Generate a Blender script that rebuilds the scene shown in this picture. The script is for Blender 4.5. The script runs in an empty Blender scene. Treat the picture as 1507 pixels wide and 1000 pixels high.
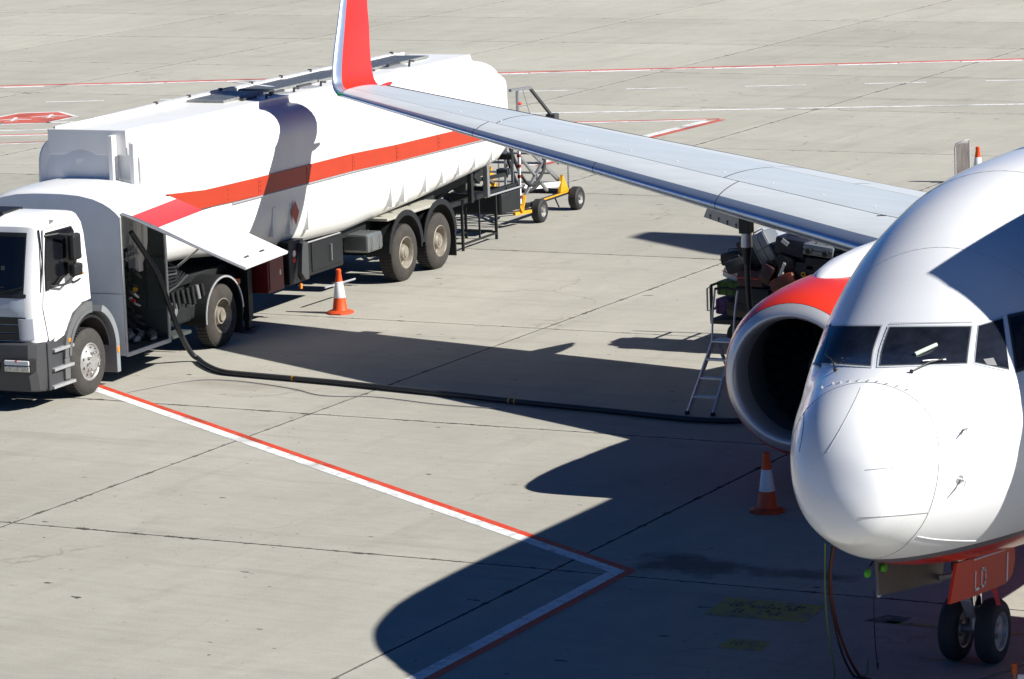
import bpy, bmesh, math, random
from math import sin, cos, pi, radians, sqrt, atan2
from mathutils import Vector, Matrix
random.seed(7)
SC = bpy.context.scene
COL = SC.collection

# ------------------------------------------------------------------ camera, sky, sun, exposure
cam_d = bpy.data.cameras.new('camera'); cam = bpy.data.objects.new('camera', cam_d); COL.objects.link(cam)
YAW, PITCH, ROLL, FPX = -0.50376, 0.17259, -0.03491, 5427.4
F_ = Vector((sin(YAW)*cos(PITCH), cos(YAW)*cos(PITCH), -sin(PITCH)))
R0 = Vector((cos(YAW), -sin(YAW), 0)); U0 = R0.cross(F_)
R_ = R0*cos(ROLL) + U0*sin(ROLL); U_ = -R0*sin(ROLL) + U0*cos(ROLL)
M = Matrix(((R_.x, U_.x, -F_.x, 13.8706), (R_.y, U_.y, -F_.y, -30.8677), (R_.z, U_.z, -F_.z, 10.0722), (0, 0, 0, 1)))
cam.matrix_world = M
cam_d.sensor_width = 36; cam_d.lens = FPX/1507*36; cam_d.clip_start = 0.5; cam_d.clip_end = 4000
SC.camera = cam

SUN_TO = Vector((1.292, 0.162, 1.0)).normalized()
SUN_EL = math.asin(SUN_TO.z); SUN_AZ = atan2(SUN_TO.x, SUN_TO.y)
w = bpy.data.worlds.new('World'); SC.world = w; w.use_nodes = True
wn = w.node_tree.nodes; wl = w.node_tree.links
bg = wn['Background']; sky = wn.new('ShaderNodeTexSky'); sky.sky_type = 'NISHITA'; sky.sun_disc = False
sky.sun_elevation = SUN_EL; sky.sun_rotation = SUN_AZ; sky.air_density = 1.25; sky.dust_density = 0.0; sky.ozone_density = 10.0; sky.altitude = 7500
hs_ = wn.new('ShaderNodeHueSaturation'); hs_.inputs['Saturation'].default_value = 1.10; wl.new(sky.outputs[0], hs_.inputs['Color']); wl.new(hs_.outputs[0], bg.inputs[0]); bg.inputs[1].default_value = 0.05
sd = bpy.data.lights.new('sun', 'SUN'); sd.energy = 5.0; sd.angle = radians(0.5); sd.color = (1.0, 0.965, 0.90)
so = bpy.data.objects.new('sun', sd); COL.objects.link(so); so.location = (40, 0, 60)
so.rotation_euler = SUN_TO.to_track_quat('Z', 'Y').to_euler()
SC.view_settings.view_transform = 'Standard'; SC.view_settings.look = 'None'
SC.view_settings.exposure = 0.78; SC.view_settings.gamma = 1.0; SC.view_settings.use_curve_mapping = False

# ------------------------------------------------------------------ materials
def mat(name, col, rough=0.5, metal=0.0, var=0.0, vscale=3.0, bump=0.0, bscale=60.0, coat=0.0, spec=0.5, col2=None, streak=None, rvar=0.0):
    m = bpy.data.materials.new(name); m.use_nodes = True
    nt = m.node_tree; n = nt.nodes; l = nt.links; b = n['Principled BSDF']
    b.inputs['Base Color'].default_value = (*col, 1); b.inputs['Roughness'].default_value = rough
    b.inputs['Metallic'].default_value = metal; b.inputs['Coat Weight'].default_value = coat
    b.inputs['Coat Roughness'].default_value = 0.08; b.inputs['Specular IOR Level'].default_value = spec
    tc = n.new('ShaderNodeTexCoord')
    src = tc.outputs['Object']
    if streak:
        mp = n.new('ShaderNodeMapping'); mp.inputs['Scale'].default_value = streak; l.new(src, mp.inputs[0]); src = mp.outputs[0]
    if var > 0 or col2:
        t = n.new('ShaderNodeTexNoise'); t.inputs['Scale'].default_value = vscale; t.inputs['Detail'].default_value = 6; t.inputs['Roughness'].default_value = 0.62
        l.new(src, t.inputs['Vector'])
        r = n.new('ShaderNodeValToRGB'); r.color_ramp.elements[0].position = 0.3; r.color_ramp.elements[1].position = 0.72
        c2 = col2 if col2 else tuple(c*(1-var) for c in col)
        r.color_ramp.elements[0].color = (*c2, 1); r.color_ramp.elements[1].color = (*col, 1)
        l.new(t.outputs[0], r.inputs[0]); l.new(r.outputs[0], b.inputs['Base Color'])
        if rvar > 0:
            mr = n.new('ShaderNodeMapRange'); mr.inputs[3].default_value = rough+rvar; mr.inputs[4].default_value = max(rough-rvar, .02)
            l.new(t.outputs[0], mr.inputs[0]); l.new(mr.outputs[0], b.inputs['Roughness'])
    if bump > 0:
        t2 = n.new('ShaderNodeTexNoise'); t2.inputs['Scale'].default_value = bscale; t2.inputs['Detail'].default_value = 4
        l.new(src, t2.inputs['Vector'])
        bp = n.new('ShaderNodeBump'); bp.inputs['Strength'].default_value = bump; bp.inputs['Distance'].default_value = 0.01
        l.new(t2.outputs[0], bp.inputs['Height']); l.new(bp.outputs[0], b.inputs['Normal'])
    return m

M_ = {}
M_['white'] = mat('white_paint', (.80, .81, .82), .28, var=.05, vscale=1.3, coat=.4, rvar=.06)
M_['truckwhite'] = mat('truck_white_paint', (.79, .80, .80), .32, var=.08, vscale=2.2, coat=.25, rvar=.08, bump=.02, bscale=14)
M_['tankwhite'] = mat('tank_white_paint', (.80, .80, .79), .38, col2=(.70, .70, .67), vscale=.9, coat=.1, streak=(1, 1, .22), rvar=.08)
M_['truckgrey'] = mat('cabinet_grey_paint', (.74, .78, .80), .45, var=.12, vscale=2)
M_['red'] = mat('aircraft_red_paint', (.62, .030, .012), .3, var=.08, coat=.4)
M_['orange_stripe'] = mat('orange_red_stripe', (.44, .038, .010), .42, var=.14, vscale=3, streak=(1, .5, 2))
M_['pinkred'] = mat('red_fleet_stripe', (.60, .030, .040), .5, var=.05)
M_['darkred'] = mat('dark_red_paint', (.20, .010, .008), .45, var=.2)
M_['wing'] = mat('wing_grey_paint', (.48, .53, .57), .40, col2=(.41, .455, .49), vscale=1.6, streak=(.6, 2.2, 1), rvar=.06)
M_['wing2'] = mat('wing_panel_grey_paint', (.54, .575, .60), .42, col2=(.46, .49, .515), vscale=2.0, streak=(.6, 2.2, 1), rvar=.06)
M_['slat'] = mat('polished_slat_metal', (.52, .62, .76), .32, metal=.8, col2=(.44, .53, .66), vscale=4, streak=(.5, 1, 3), rvar=.08)  # blue of the reflected sky is tinted into both base colours
M_['lip'] = mat('brushed_inlet_lip', (.64, .65, .67), .38, metal=.6, col2=(.56, .57, .59), vscale=4, rvar=.06)
M_['steel'] = mat('bare_steel', (.52, .53, .54), .35, metal=.8, var=.25, vscale=9)
M_['alu'] = mat('aluminium', (.60, .61, .62), .42, metal=.6, var=.2, vscale=8)
M_['chrome'] = mat('chrome', (.8, .8, .8), .1, metal=1.0)
M_['darkgrey'] = mat('dark_grey_plastic', (.055, .056, .058), .5, var=.15, vscale=5, bump=.05, bscale=90)
M_['bumper'] = mat('bumper_grey_plastic', (.050, .052, .056), .48, var=.12, vscale=3, bump=.04, bscale=120)
M_['midgrey'] = mat('fender_grey_plastic', (.125, .128, .132), .5, var=.15, vscale=4)
M_['black'] = mat('black_paint', (.009, .010, .011), .55, var=.3, vscale=6)
M_['rubber'] = mat('black_rubber', (.020, .020, .021), .75, var=.2, vscale=12)
M_['hose'] = mat('hose_rubber', (.022, .023, .027), .42, var=.3, vscale=9, bump=.15, bscale=70)
M_['tyre'] = mat('dusty_tyre_rubber', (.050, .046, .040), .85, col2=(.030, .028, .026), vscale=7, bump=.12, bscale=40)
M_['tyre_dust'] = mat('very_dusty_tyre_rubber', (.050, .044, .035), .9, col2=(.026, .023, .020), vscale=5, bump=.12, bscale=40)
M_['tyre_ac'] = mat('aircraft_tyre_rubber', (.028, .028, .03), .8, var=.3, vscale=8)
M_['rim'] = mat('dusty_steel_rim', (.36, .33, .27), .5, metal=.25, col2=(.15, .13, .10), vscale=6)
M_['rimw'] = mat('silver_rim', (.44, .45, .45), .38, metal=.35, col2=(.24, .23, .21), vscale=7)
M_['chassis'] = mat('dark_green_chassis', (.010, .013, .012), .6, var=.4, vscale=5)
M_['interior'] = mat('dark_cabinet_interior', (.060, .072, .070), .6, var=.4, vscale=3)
M_['glass'] = mat('dark_tinted_glass', (.006, .007, .010), .12, var=.3, vscale=2, spec=.35)
M_['wsglass'] = mat('cockpit_glass', (.006, .007, .012), .06, col2=(.018, .022, .034), vscale=4.5, spec=.22)
M_['fenderlight'] = mat('light_fender_plastic', (.22, .24, .25), .5, var=.15, vscale=4)
M_['amber'] = mat('amber_lens', (.85, .24, .01), .25, var=.1)
M_['lens'] = mat('clear_lamp_lens', (.75, .75, .72), .12, metal=.4, col2=(.30, .29, .25), vscale=22)
M_['yellow'] = mat('yellow_paint', (.72, .36, .012), .42, var=.25, vscale=7)
M_['cone_or'] = mat('cone_orange_rubber', (.72, .075, .008), .5, var=.14, vscale=9)
M_['cone_wh'] = mat('cone_white_sleeve', (.76, .78, .80), .3, var=.08, vscale=20)
M_['cone_base'] = mat('cone_base_orange_rubber', (.62, .065, .010), .6, var=.3, vscale=12)
M_['neon'] = mat('neon_green_plastic', (.08, .42, .02), .45, var=.1)
M_['cable_red'] = mat('red_brown_cable', (.10, .020, .016), .5, var=.3, vscale=20)
M_['cable_green'] = mat('green_cable', (.12, .20, .04), .5, var=.2, vscale=20)
M_['orangecord'] = mat('orange_cord', (.70, .16, .03), .55, var=.2, vscale=30)
M_['wood'] = mat('weathered_board', (.33, .30, .275), .75, col2=(.17, .15, .14), vscale=3, streak=(7, 7, .8))
M_['fan'] = mat('dark_fan_titanium', (.035, .037, .042), .5, metal=.5, var=.2)
M_['liner'] = mat('inlet_liner', (.16, .165, .18), .5, metal=.2, var=.15)
M_['beige'] = mat('flap_track_beige', (.50, .50, .48), .45, var=.1)
M_['line_dark'] = mat('panel_gap_sealant', (.05, .052, .058), .7, var=.2)
M_['line_mid'] = mat('panel_line_sealant', (.22, .22, .23), .6, var=.2)
M_['diverter'] = mat('lightning_strip', (.40, .40, .41), .5, var=.3, vscale=30)
M_['palegreen'] = mat('pale_green_finish', (.55, .66, .52), .5, var=.1)
M_['galv'] = mat('galvanised_grating', (.34, .35, .33), .55, metal=.4, col2=(.20, .21, .20), vscale=9)
M_['sign_white'] = mat('sign_white', (.75, .75, .74), .5, var=.06)
M_['sign_red'] = mat('sign_red', (.60, .03, .02), .5, var=.06)
M_['jet'] = mat('jet_bridge_cladding', (.60, .62, .64), .5, var=.1)
M_['plasticsheet'] = mat('clear_plastic_sheet', (.50, .54, .60), .15, col2=(.25, .28, .33), vscale=5, bump=.6, bscale=9)

# aircraft fuselage: white paint above, thin grey band, red belly paint, all fixed to airframe height
def fus_material():
    m = mat('fuselage_paint', (.80, .81, .825), .26, var=.04, vscale=.9, coat=.45, rvar=.05)
    nt = m.node_tree; n = nt.nodes; l = nt.links; b = n['Principled BSDF']
    tc = n.new('ShaderNodeTexCoord'); sx = n.new('ShaderNodeSeparateXYZ'); l.new(tc.outputs['Object'], sx.inputs[0])
    ml = n.new('ShaderNodeMath'); ml.operation = 'MULTIPLY_ADD'; ml.inputs[1].default_value = .028
    l.new(sx.outputs['Y'], ml.inputs[0]); l.new(sx.outputs['Z'], ml.inputs[2])
    old = b.inputs['Base Color'].links[0].from_socket
    def lt(th):
        q = n.new('ShaderNodeMath'); q.operation = 'LESS_THAN'; q.inputs[1].default_value = th; l.new(ml.outputs[0], q.inputs[0]); return q.outputs[0]
    m1 = n.new('ShaderNodeMix'); m1.data_type = 'RGBA'; l.new(lt(1.865), m1.inputs[0]); l.new(old, m1.inputs[6]); m1.inputs[7].default_value = (.15, .15, .165, 1)
    m2 = n.new('ShaderNodeMix'); m2.data_type = 'RGBA'; l.new(lt(1.785), m2.inputs[0]); l.new(m1.outputs[2], m2.inputs[6]); m2.inputs[7].default_value = (.50, .030, .012, 1)
    l.new(m2.outputs[2], b.inputs['Base Color'])
    return m
M_['fus'] = fus_material()

def concrete_material():
    m = bpy.data.materials.new('apron_concrete'); m.use_nodes = True
    nt = m.node_tree; n = nt.nodes; l = nt.links; b = n['Principled BSDF']
    g = n.new('ShaderNodeNewGeometry'); oi = n.new('ShaderNodeObjectInfo')
    def noise(scale, detail=5, rough=.6, mapscale=None, rot=0):
        src = g.outputs['Position']
        if mapscale:
            mp = n.new('ShaderNodeMapping'); mp.inputs['Scale'].default_value = mapscale; mp.inputs['Rotation'].default_value = (0, 0, rot); l.new(src, mp.inputs[0]); src = mp.outputs[0]
        t = n.new('ShaderNodeTexNoise'); t.inputs['Scale'].default_value = scale; t.inputs['Detail'].default_value = detail; t.inputs['Roughness'].default_value = rough
        l.new(src, t.inputs['Vector']); return t.outputs[0]
    def ramp(src, p0, c0, p1, c1):
        r = n.new('ShaderNodeValToRGB'); r.color_ramp.elements[0].position = p0; r.color_ramp.elements[1].position = p1
        r.color_ramp.elements[0].color = (c0, c0, c0, 1) if not isinstance(c0, tuple) else (*c0, 1)
        r.color_ramp.elements[1].color = (c1, c1, c1, 1) if not isinstance(c1, tuple) else (*c1, 1)
        l.new(src, r.inputs[0]); return r.outputs[0]
    def mul(a, c, fac=1.0):
        x = n.new('ShaderNodeMix'); x.data_type = 'RGBA'; x.blend_type = 'MULTIPLY'; x.inputs[0].default_value = fac
        l.new(a, x.inputs[6]); l.new(c, x.inputs[7]); return x.outputs[2]
    base = ramp(noise(.16, 5, .6), .3, (.326, .315, .272), .7, (.378, .366, .320))
    c = mul(base, ramp(noise(1.4, 7, .65, (1, .35, 1), .3), .3, .92, .7, 1.02))
    c = mul(c, ramp(noise(34, 3, .7), .3, .90, .7, 1.06))
    c = mul(c, ramp(noise(4.5, 8, .72, (.4, 1.6, 1), .25), .34, .93, .66, 1.04))
    # distant haze and glare painted into the albedo, lighter with distance
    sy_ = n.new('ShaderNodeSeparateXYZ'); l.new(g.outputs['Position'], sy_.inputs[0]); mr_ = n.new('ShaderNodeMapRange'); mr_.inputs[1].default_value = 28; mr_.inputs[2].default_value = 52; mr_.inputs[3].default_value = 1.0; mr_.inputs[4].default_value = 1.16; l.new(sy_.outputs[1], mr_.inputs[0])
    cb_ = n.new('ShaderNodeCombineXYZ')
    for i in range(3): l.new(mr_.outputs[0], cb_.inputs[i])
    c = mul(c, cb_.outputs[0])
    # slab to slab tone
    rr = n.new('ShaderNodeMapRange'); rr.inputs[3].default_value = .92; rr.inputs[4].default_value = 1.05; l.new(oi.outputs['Random'], rr.inputs[0])
    cc = n.new('ShaderNodeCombineXYZ');
    for i in range(3): l.new(rr.outputs[0], cc.inputs[i])
    c = mul(c, cc.outputs[0])
    # small dark tar and chip spots
    c = mul(c, ramp(noise(2.6, 3, .5, (1, 2.3, 1), .4), .262, (.16, .16, .15), .282, 1.0))
    c = mul(c, ramp(noise(7.5, 2, .5, (1, 2.0, 1), .9), .245, (.28, .28, .26), .268, 1.0))
    c = mul(c, ramp(noise(14, 2, .5, (1, 1.6, 1), .2), .235, (.42, .41, .38), .262, 1.0))
    # broken sealant and grime along the slab edges
    tc = n.new('ShaderNodeTexCoord'); ab = n.new('ShaderNodeVectorMath'); ab.operation = 'ABSOLUTE'; l.new(tc.outputs['Object'], ab.inputs[0])
    sb = n.new('ShaderNodeVectorMath'); sb.operation = 'SUBTRACT'; sb.inputs[0].default_value = (7.66/2, 7.42/2, 5); l.new(ab.outputs[0], sb.inputs[1])
    se = n.new('ShaderNodeSeparateXYZ'); l.new(sb.outputs[0], se.inputs[0]); mn = n.new('ShaderNodeMath'); mn.operation = 'MINIMUM'; l.new(se.outputs[0], mn.inputs[0]); l.new(se.outputs[1], mn.inputs[1])
    nz = n.new('ShaderNodeMath'); nz.operation = 'MULTIPLY_ADD'; nz.inputs[1].default_value = -.36; nz.inputs[2].default_value = .198; l.new(noise(3.1, 6, .75), nz.inputs[0])
    ae = n.new('ShaderNodeMath'); ae.operation = 'ADD'; l.new(mn.outputs[0], ae.inputs[0]); l.new(nz.outputs[0], ae.inputs[1])
    c = mul(c, ramp(ae.outputs[0], .022, (.26, .25, .23), .034, 1.0))
    nz2 = n.new('ShaderNodeMath'); nz2.operation = 'MULTIPLY_ADD'; nz2.inputs[1].default_value = -1.1; nz2.inputs[2].default_value = .62; l.new(noise(.8, 6, .7), nz2.inputs[0])
    ae2 = n.new('ShaderNodeMath'); ae2.operation = 'ADD'; l.new(mn.outputs[0], ae2.inputs[0]); l.new(nz2.outputs[0], ae2.inputs[1])
    c = mul(c, ramp(ae2.outputs[0], .02, 1.07, .30, 1.0))
    # tyre tracks and hairline cracks
    c = mul(c, ramp(noise(1.1, 5, .6, (.10, 1.6, 1), .32), .30, .89, .46, 1.0))
    c = mul(c, ramp(noise(1.0, 4, .6, (1.4, .09, 1), -.25), .30, .91, .44, 1.0))
    vo = n.new('ShaderNodeTexVoronoi'); vo.feature = 'DISTANCE_TO_EDGE'; vo.inputs['Scale'].default_value = .11
    wv = n.new('ShaderNodeVectorMath'); wv.operation = 'MULTIPLY_ADD'; cn = n.new('ShaderNodeTexNoise'); cn.inputs['Scale'].default_value = .7; cn.inputs['Detail'].default_value = 8; l.new(g.outputs['Position'], cn.inputs['Vector'])
    l.new(cn.outputs['Color'], wv.inputs[0]); wv.inputs[1].default_value = (2.2, 2.2, 0); l.new(g.outputs['Position'], wv.inputs[2]); l.new(wv.outputs[0], vo.inputs['Vector'])
    ck = n.new('ShaderNodeMath'); ck.operation = 'MULTIPLY_ADD'; ck.inputs[1].default_value = .02; l.new(noise(.35, 3, .5), ck.inputs[0]); l.new(vo.outputs['Distance'], ck.inputs[2])
    c = mul(c, ramp(ck.outputs[0], .0080, (.72, .71, .68), .0092, 1.0))
    # rubber and oil drips: soft marks on parking area
    c = mul(c, ramp(noise(.55, 6, .7, (1, .6, 1), 1.2), .26, .80, .40, 1.0))
    # an oil stain in front of the engine
    sp = n.new('ShaderNodeSeparateXYZ'); l.new(g.outputs['Position'], sp.inputs[0])
    def stain(cx, cy, rx, ry, dark, nsc):
        nonlocal c
        a = n.new('ShaderNodeVectorMath'); a.operation = 'SUBTRACT'; a.inputs[1].default_value = (cx, cy, 0); l.new(g.outputs['Position'], a.inputs[0])
        s = n.new('ShaderNodeVectorMath'); s.operation = 'MULTIPLY'; s.inputs[1].default_value = (1/rx, 1/ry, 0); l.new(a.outputs[0], s.inputs[0])
        ln = n.new('ShaderNodeVectorMath'); ln.operation = 'LENGTH'; l.new(s.outputs[0], ln.inputs[0])
        nn = n.new('ShaderNodeMath'); nn.operation = 'MULTIPLY_ADD'; nn.inputs[1].default_value = 2.4; nn.inputs[2].default_value = -1.2; l.new(noise(nsc, 6, .7), nn.inputs[0])
        ad = n.new('ShaderNodeMath'); ad.operation = 'ADD'; l.new(ln.outputs['Value'], ad.inputs[0]); l.new(nn.outputs[0], ad.inputs[1])
        c = mul(c, ramp(ad.outputs[0], .35, dark, .95, 1.0))
    stain(-4.6, 6.9, 1.1, .55, (.42, .40, .38), 1.7)
    stain(-3.2, 6.9, .9, .3, (.55, .53, .50), 2.2)
    stain(-16.2, 15.0, 1.6, .5, (.85, .84, .83), 1.2)
    l.new(c, b.inputs['Base Color']); b.inputs['Roughness'].default_value = .88; b.inputs['Specular IOR Level'].default_value = .25
    bp = n.new('ShaderNodeBump'); bp.inputs['Strength'].default_value = .25; bp.inputs['Distance'].default_value = .01
    l.new(noise(45, 4, .7), bp.inputs['Height']); l.new(bp.outputs[0], b.inputs['Normal'])
    return m
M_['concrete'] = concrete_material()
M_['joint'] = mat('joint_sealant', (.075, .072, .068), .9, var=.4, vscale=3)

def paint_mat(name, col, wear=.36, wcol=None):
    m = bpy.data.materials.new(name); m.use_nodes = True
    nt = m.node_tree; n = nt.nodes; l = nt.links; b = n['Principled BSDF']
    g = n.new('ShaderNodeNewGeometry'); t = n.new('ShaderNodeTexNoise'); t.inputs['Scale'].default_value = 6; t.inputs['Detail'].default_value = 8; t.inputs['Roughness'].default_value = .75
    l.new(g.outputs['Position'], t.inputs['Vector'])
    r = n.new('ShaderNodeValToRGB'); r.color_ramp.elements[0].position = wear; r.color_ramp.elements[1].position = wear+.07
    wc = wcol or tuple(.35*c+.2 for c in col)
    r.color_ramp.elements[0].color = (*wc, 1); r.color_ramp.elements[1].color = (*col, 1)
    l.new(t.outputs[0], r.inputs[0])
    t2 = n.new('ShaderNodeTexNoise'); t2.inputs['Scale'].default_value = .9; t2.inputs['Detail'].default_value = 6; l.new(g.outputs['Position'], t2.inputs['Vector'])
    r2 = n.new('ShaderNodeValToRGB'); r2.color_ramp.elements[0].position = .30; r2.color_ramp.elements[0].color = (.52, .52, .50, 1); r2.color_ramp.elements[1].position = .46
    l.new(t2.outputs[0], r2.inputs[0])
    x = n.new('ShaderNodeMix'); x.data_type = 'RGBA'; x.blend_type = 'MULTIPLY'; x.inputs[0].default_value = 1
    l.new(r.outputs[0], x.inputs[6]); l.new(r2.outputs[0], x.inputs[7]); l.new(x.outputs[2], b.inputs['Base Color'])
    b.inputs['Roughness'].default_value = .65
    return m
M_['mark_white'] = paint_mat('white_road_paint', (.70, .71, .71), .41)
M_['mark_red'] = paint_mat('red_road_paint', (.56, .046, .012), .39, (.40, .14, .09))
M_['mark_redfar'] = paint_mat('faded_red_road_paint', (.50, .11, .075), .34)
M_['mark_yellow'] = paint_mat('worn_yellow_paint', (.34, .29, .05), .42, (.19, .19, .14))
M_['mark_black'] = paint_mat('worn_black_paint', (.05, .05, .045), .45, (.20, .19, .10))

# ------------------------------------------------------------------ helpers
def kids_link(o, parent):
    COL.objects.link(o)
    if parent is not None: o.parent = parent
def thing(name, label, cat, loc=(0, 0, 0), rz=0, group=None):
    o = bpy.data.objects.new(name, None); COL.objects.link(o); o.empty_display_size = .3
    o.location = loc; o.rotation_euler = (0, 0, rz); o['label'] = label; o['category'] = cat
    if group: o['group'] = group
    return o
def smooth_obj(o, ang=35):
    for p in o.data.polygons: p.use_smooth = True
    a = radians(ang)
    bm = bmesh.new(); bm.from_mesh(o.data)
    for e in bm.edges:
        if len(e.link_faces) == 2:
            if e.calc_face_angle(0) > a: e.smooth = False
    bm.to_mesh(o.data); bm.free()
class MB:
    def __init__(s): s.v = []; s.f = []
    def add(s, vs, fs):
        o = len(s.v); s.v += [tuple(v) for v in vs]; s.f += [tuple(i+o for i in f) for f in fs]; return s
    def box(s, x0, x1, y0, y1, z0, z1, b=0.0):
        x0, x1 = min(x0, x1), max(x0, x1); y0, y1 = min(y0, y1), max(y0, y1); z0, z1 = min(z0, z1), max(z0, z1)
        if b <= 0:
            return s.add([(x0, y0, z0), (x1, y0, z0), (x1, y1, z0), (x0, y1, z0), (x0, y0, z1), (x1, y0, z1), (x1, y1, z1), (x0, y1, z1)],
                  [(0, 3, 2, 1), (4, 5, 6, 7), (0, 1, 5, 4), (1, 2, 6, 5), (2, 3, 7, 6), (3, 0, 4, 7)])
        bm = bmesh.new(); bmesh.ops.create_cube(bm, size=1)
        for v in bm.verts: v.co = ((x0+x1)/2+v.co.x*(x1-x0), (y0+y1)/2+v.co.y*(y1-y0), (z0+z1)/2+v.co.z*(z1-z0))
        bmesh.ops.bevel(bm, geom=bm.edges[:], offset=min(b, .49*min(x1-x0, y1-y0, z1-z0)), segments=2, affect='EDGES', profile=.6)
        bm.verts.index_update(); s.add([v.co[:] for v in bm.verts], [[v.index for v in f.verts] for f in bm.faces]); bm.free(); return s
    def obox(s, c, size, mtx, b=0.0):
        t = MB().box(-size[0]/2, size[0]/2, -size[1]/2, size[1]/2, -size[2]/2, size[2]/2, b)
        return s.add([mtx @ Vector(v)+Vector(c) for v in t.v], t.f)
    def beam(s, a, b, w, h=None, up=(0, 0, 1)):
        a = Vector(a); b = Vector(b); h = h or w; d = (b-a).normalized(); u = Vector(up)
        if abs(d.dot(u)) > .98: u = Vector((1, 0, 0))
        x = d.cross(u).normalized()*w/2; z = x.cross(d).normalized()*h/2
        vs = [a-x-z, a+x-z, a+x+z, a-x+z, b-x-z, b+x-z, b+x+z, b-x+z]
        return s.add(vs, [(0, 1, 2, 3), (7, 6, 5, 4), (0, 4, 5, 1), (1, 5, 6, 2), (2, 6, 7, 3), (3, 7, 4, 0)])
    def tube(s, pts, r, n=8, caps=True):
        P = [Vector(p) for p in pts]; rings = []
        rr = r if isinstance(r, (list, tuple)) else [r]*len(P)
        prev = None
        for i, p in enumerate(P):
            d = (P[min(i+1, len(P)-1)]-P[max(i-1, 0)]).normalized()
            if prev is None: u = Vector((0, 0, 1)) if abs(d.z) < .9 else Vector((1, 0, 0))
            else: u = prev
            x = d.cross(u).normalized(); u2 = x.cross(d).normalized(); prev = u2
            rings.append([p+(x*cos(2*pi*k/n)+u2*sin(2*pi*k/n))*rr[i] for k in range(n)])
        vs = [v for rg in rings for v in rg]; fs = []
        for i in range(len(P)-1):
            for k in range(n):
                k2 = (k+1) % n; fs.append((i*n+k, i*n+k2, (i+1)*n+k2, (i+1)*n+k))
        if caps: fs.append(tuple(range(n-1, -1, -1))); fs.append(tuple((len(P)-1)*n+k for k in range(n)))
        return s.add(vs, fs)
    def lathe(s, prof, n=32, axis='x', c=(0, 0, 0), sz=1.0, close=False):
        """prof: (axial, radius)"""
        vs = []
        for a, r in prof:
            for k in range(n):
                t = 2*pi*k/n; p = r*cos(t); q = r*sin(t)*sz
                vs.append({'x': (c[0]+a, c[1]+p, c[2]+q), 'y': (c[0]+p, c[1]+a, c[2]+q), 'z': (c[0]+p, c[1]+q, c[2]+a)}[axis])
        fs = []
        m = len(prof)
        for i in range(m-1 if not close else m):
            j = (i+1) % m
            for k in range(n):
                k2 = (k+1) % n
                f = (i*n+k, i*n+k2, j*n+k2, j*n+k); fs.append(f if axis != 'y' else f[::-1])
        return s.add(vs, fs)
    def disc(s, c, r, axis='x', n=20):
        vs = [c]
        for k in range(n):
            t = 2*pi*k/n
            vs.append({'x': (c[0], c[1]+r*cos(t), c[2]+r*sin(t)), 'y': (c[0]+r*cos(t), c[1], c[2]+r*sin(t)), 'z': (c[0]+r*cos(t), c[1]+r*sin(t), c[2])}[axis])
        return s.add(vs, [(0, k+1, (k+1) % n+1) for k in range(n)])
    def prism(s, poly, a0, a1, axis='x'):
        """poly 2D outline extruded along axis"""
        n = len(poly)
        def P(a, p): return {'x': (a, p[0], p[1]), 'y': (p[0], a, p[1]), 'z': (p[0], p[1], a)}[axis]
        vs = [P(a0, p) for p in poly]+[P(a1, p) for p in poly]
        return s.add(vs, [tuple(range(n-1, -1, -1)), tuple(range(n, 2*n))]+[(i, (i+1) % n, n+(i+1) % n, n+i) for i in range(n)])
    def grid(s, rows, closed=False):
        nr = len(rows); nc = len(rows[0]); vs = [v for r in rows for v in r]; fs = []
        for i in range(nr-1):
            for j in range(nc if closed else nc-1):
                j2 = (j+1) % nc; fs.append((i*nc+j, i*nc+j2, (i+1)*nc+j2, (i+1)*nc+j))
        return s.add(vs, fs)
    def obj(s, name, m, parent=None, smooth=None, bev=0, fix=True, label=None, kind=None, **kw):
        me = bpy.data.meshes.new(name); me.from_pydata(s.v, [], s.f); me.update()
        if fix or bev:
            bm = bmesh.new(); bm.from_mesh(me)
            if fix: bmesh.ops.recalc_face_normals(bm, faces=bm.faces)
            if bev: bmesh.ops.bevel(bm, geom=[e for e in bm.edges if len(e.link_faces) == 2 and e.calc_face_angle(0) > .6], offset=bev, segments=2, affect='EDGES', profile=.6)
            bm.to_mesh(me); bm.free()
        me.materials.append(M_[m] if isinstance(m, str) else m)
        o = bpy.data.objects.new(name, me); kids_link(o, parent)
        if smooth is not None: smooth_obj(o, smooth)
        if label: o['label'] = label
        if kind: o['kind'] = kind
        for k, v in kw.items(): o[k] = v
        return o
def tag(o, label, cat, group=None):
    o['label'] = label; o['category'] = cat
    if group: o['group'] = group
    return o
def dup(o, parent=None, loc=None, rz=None):
    c = o.copy(); COL.objects.link(c)
    if parent is not None: c.parent = parent
    if loc is not None: c.location = loc
    if rz is not None: c.rotation_euler = (0, 0, rz)
    for ch in [x for x in KIDS.get(o.name, [])] if False else list(o.children): dup(ch, c)
    return c
def lerp(a, b, t): return a+(b-a)*t
def curve(pts, n=8):
    """Catmull-Rom through points"""
    P = [Vector(p) for p in pts]; P = [P[0]*2-P[1]]+P+[P[-1]*2-P[-2]]; out = []
    for i in range(1, len(P)-2):
        for k in range(n):
            t = k/n; a, b, c, d = P[i-1], P[i], P[i+1], P[i+2]
            out.append(.5*((2*b)+(c-a)*t+(2*a-5*b+4*c-d)*t*t+(3*b-a-3*c+d)*t**3))
    out.append(P[-2]); return out
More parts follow.
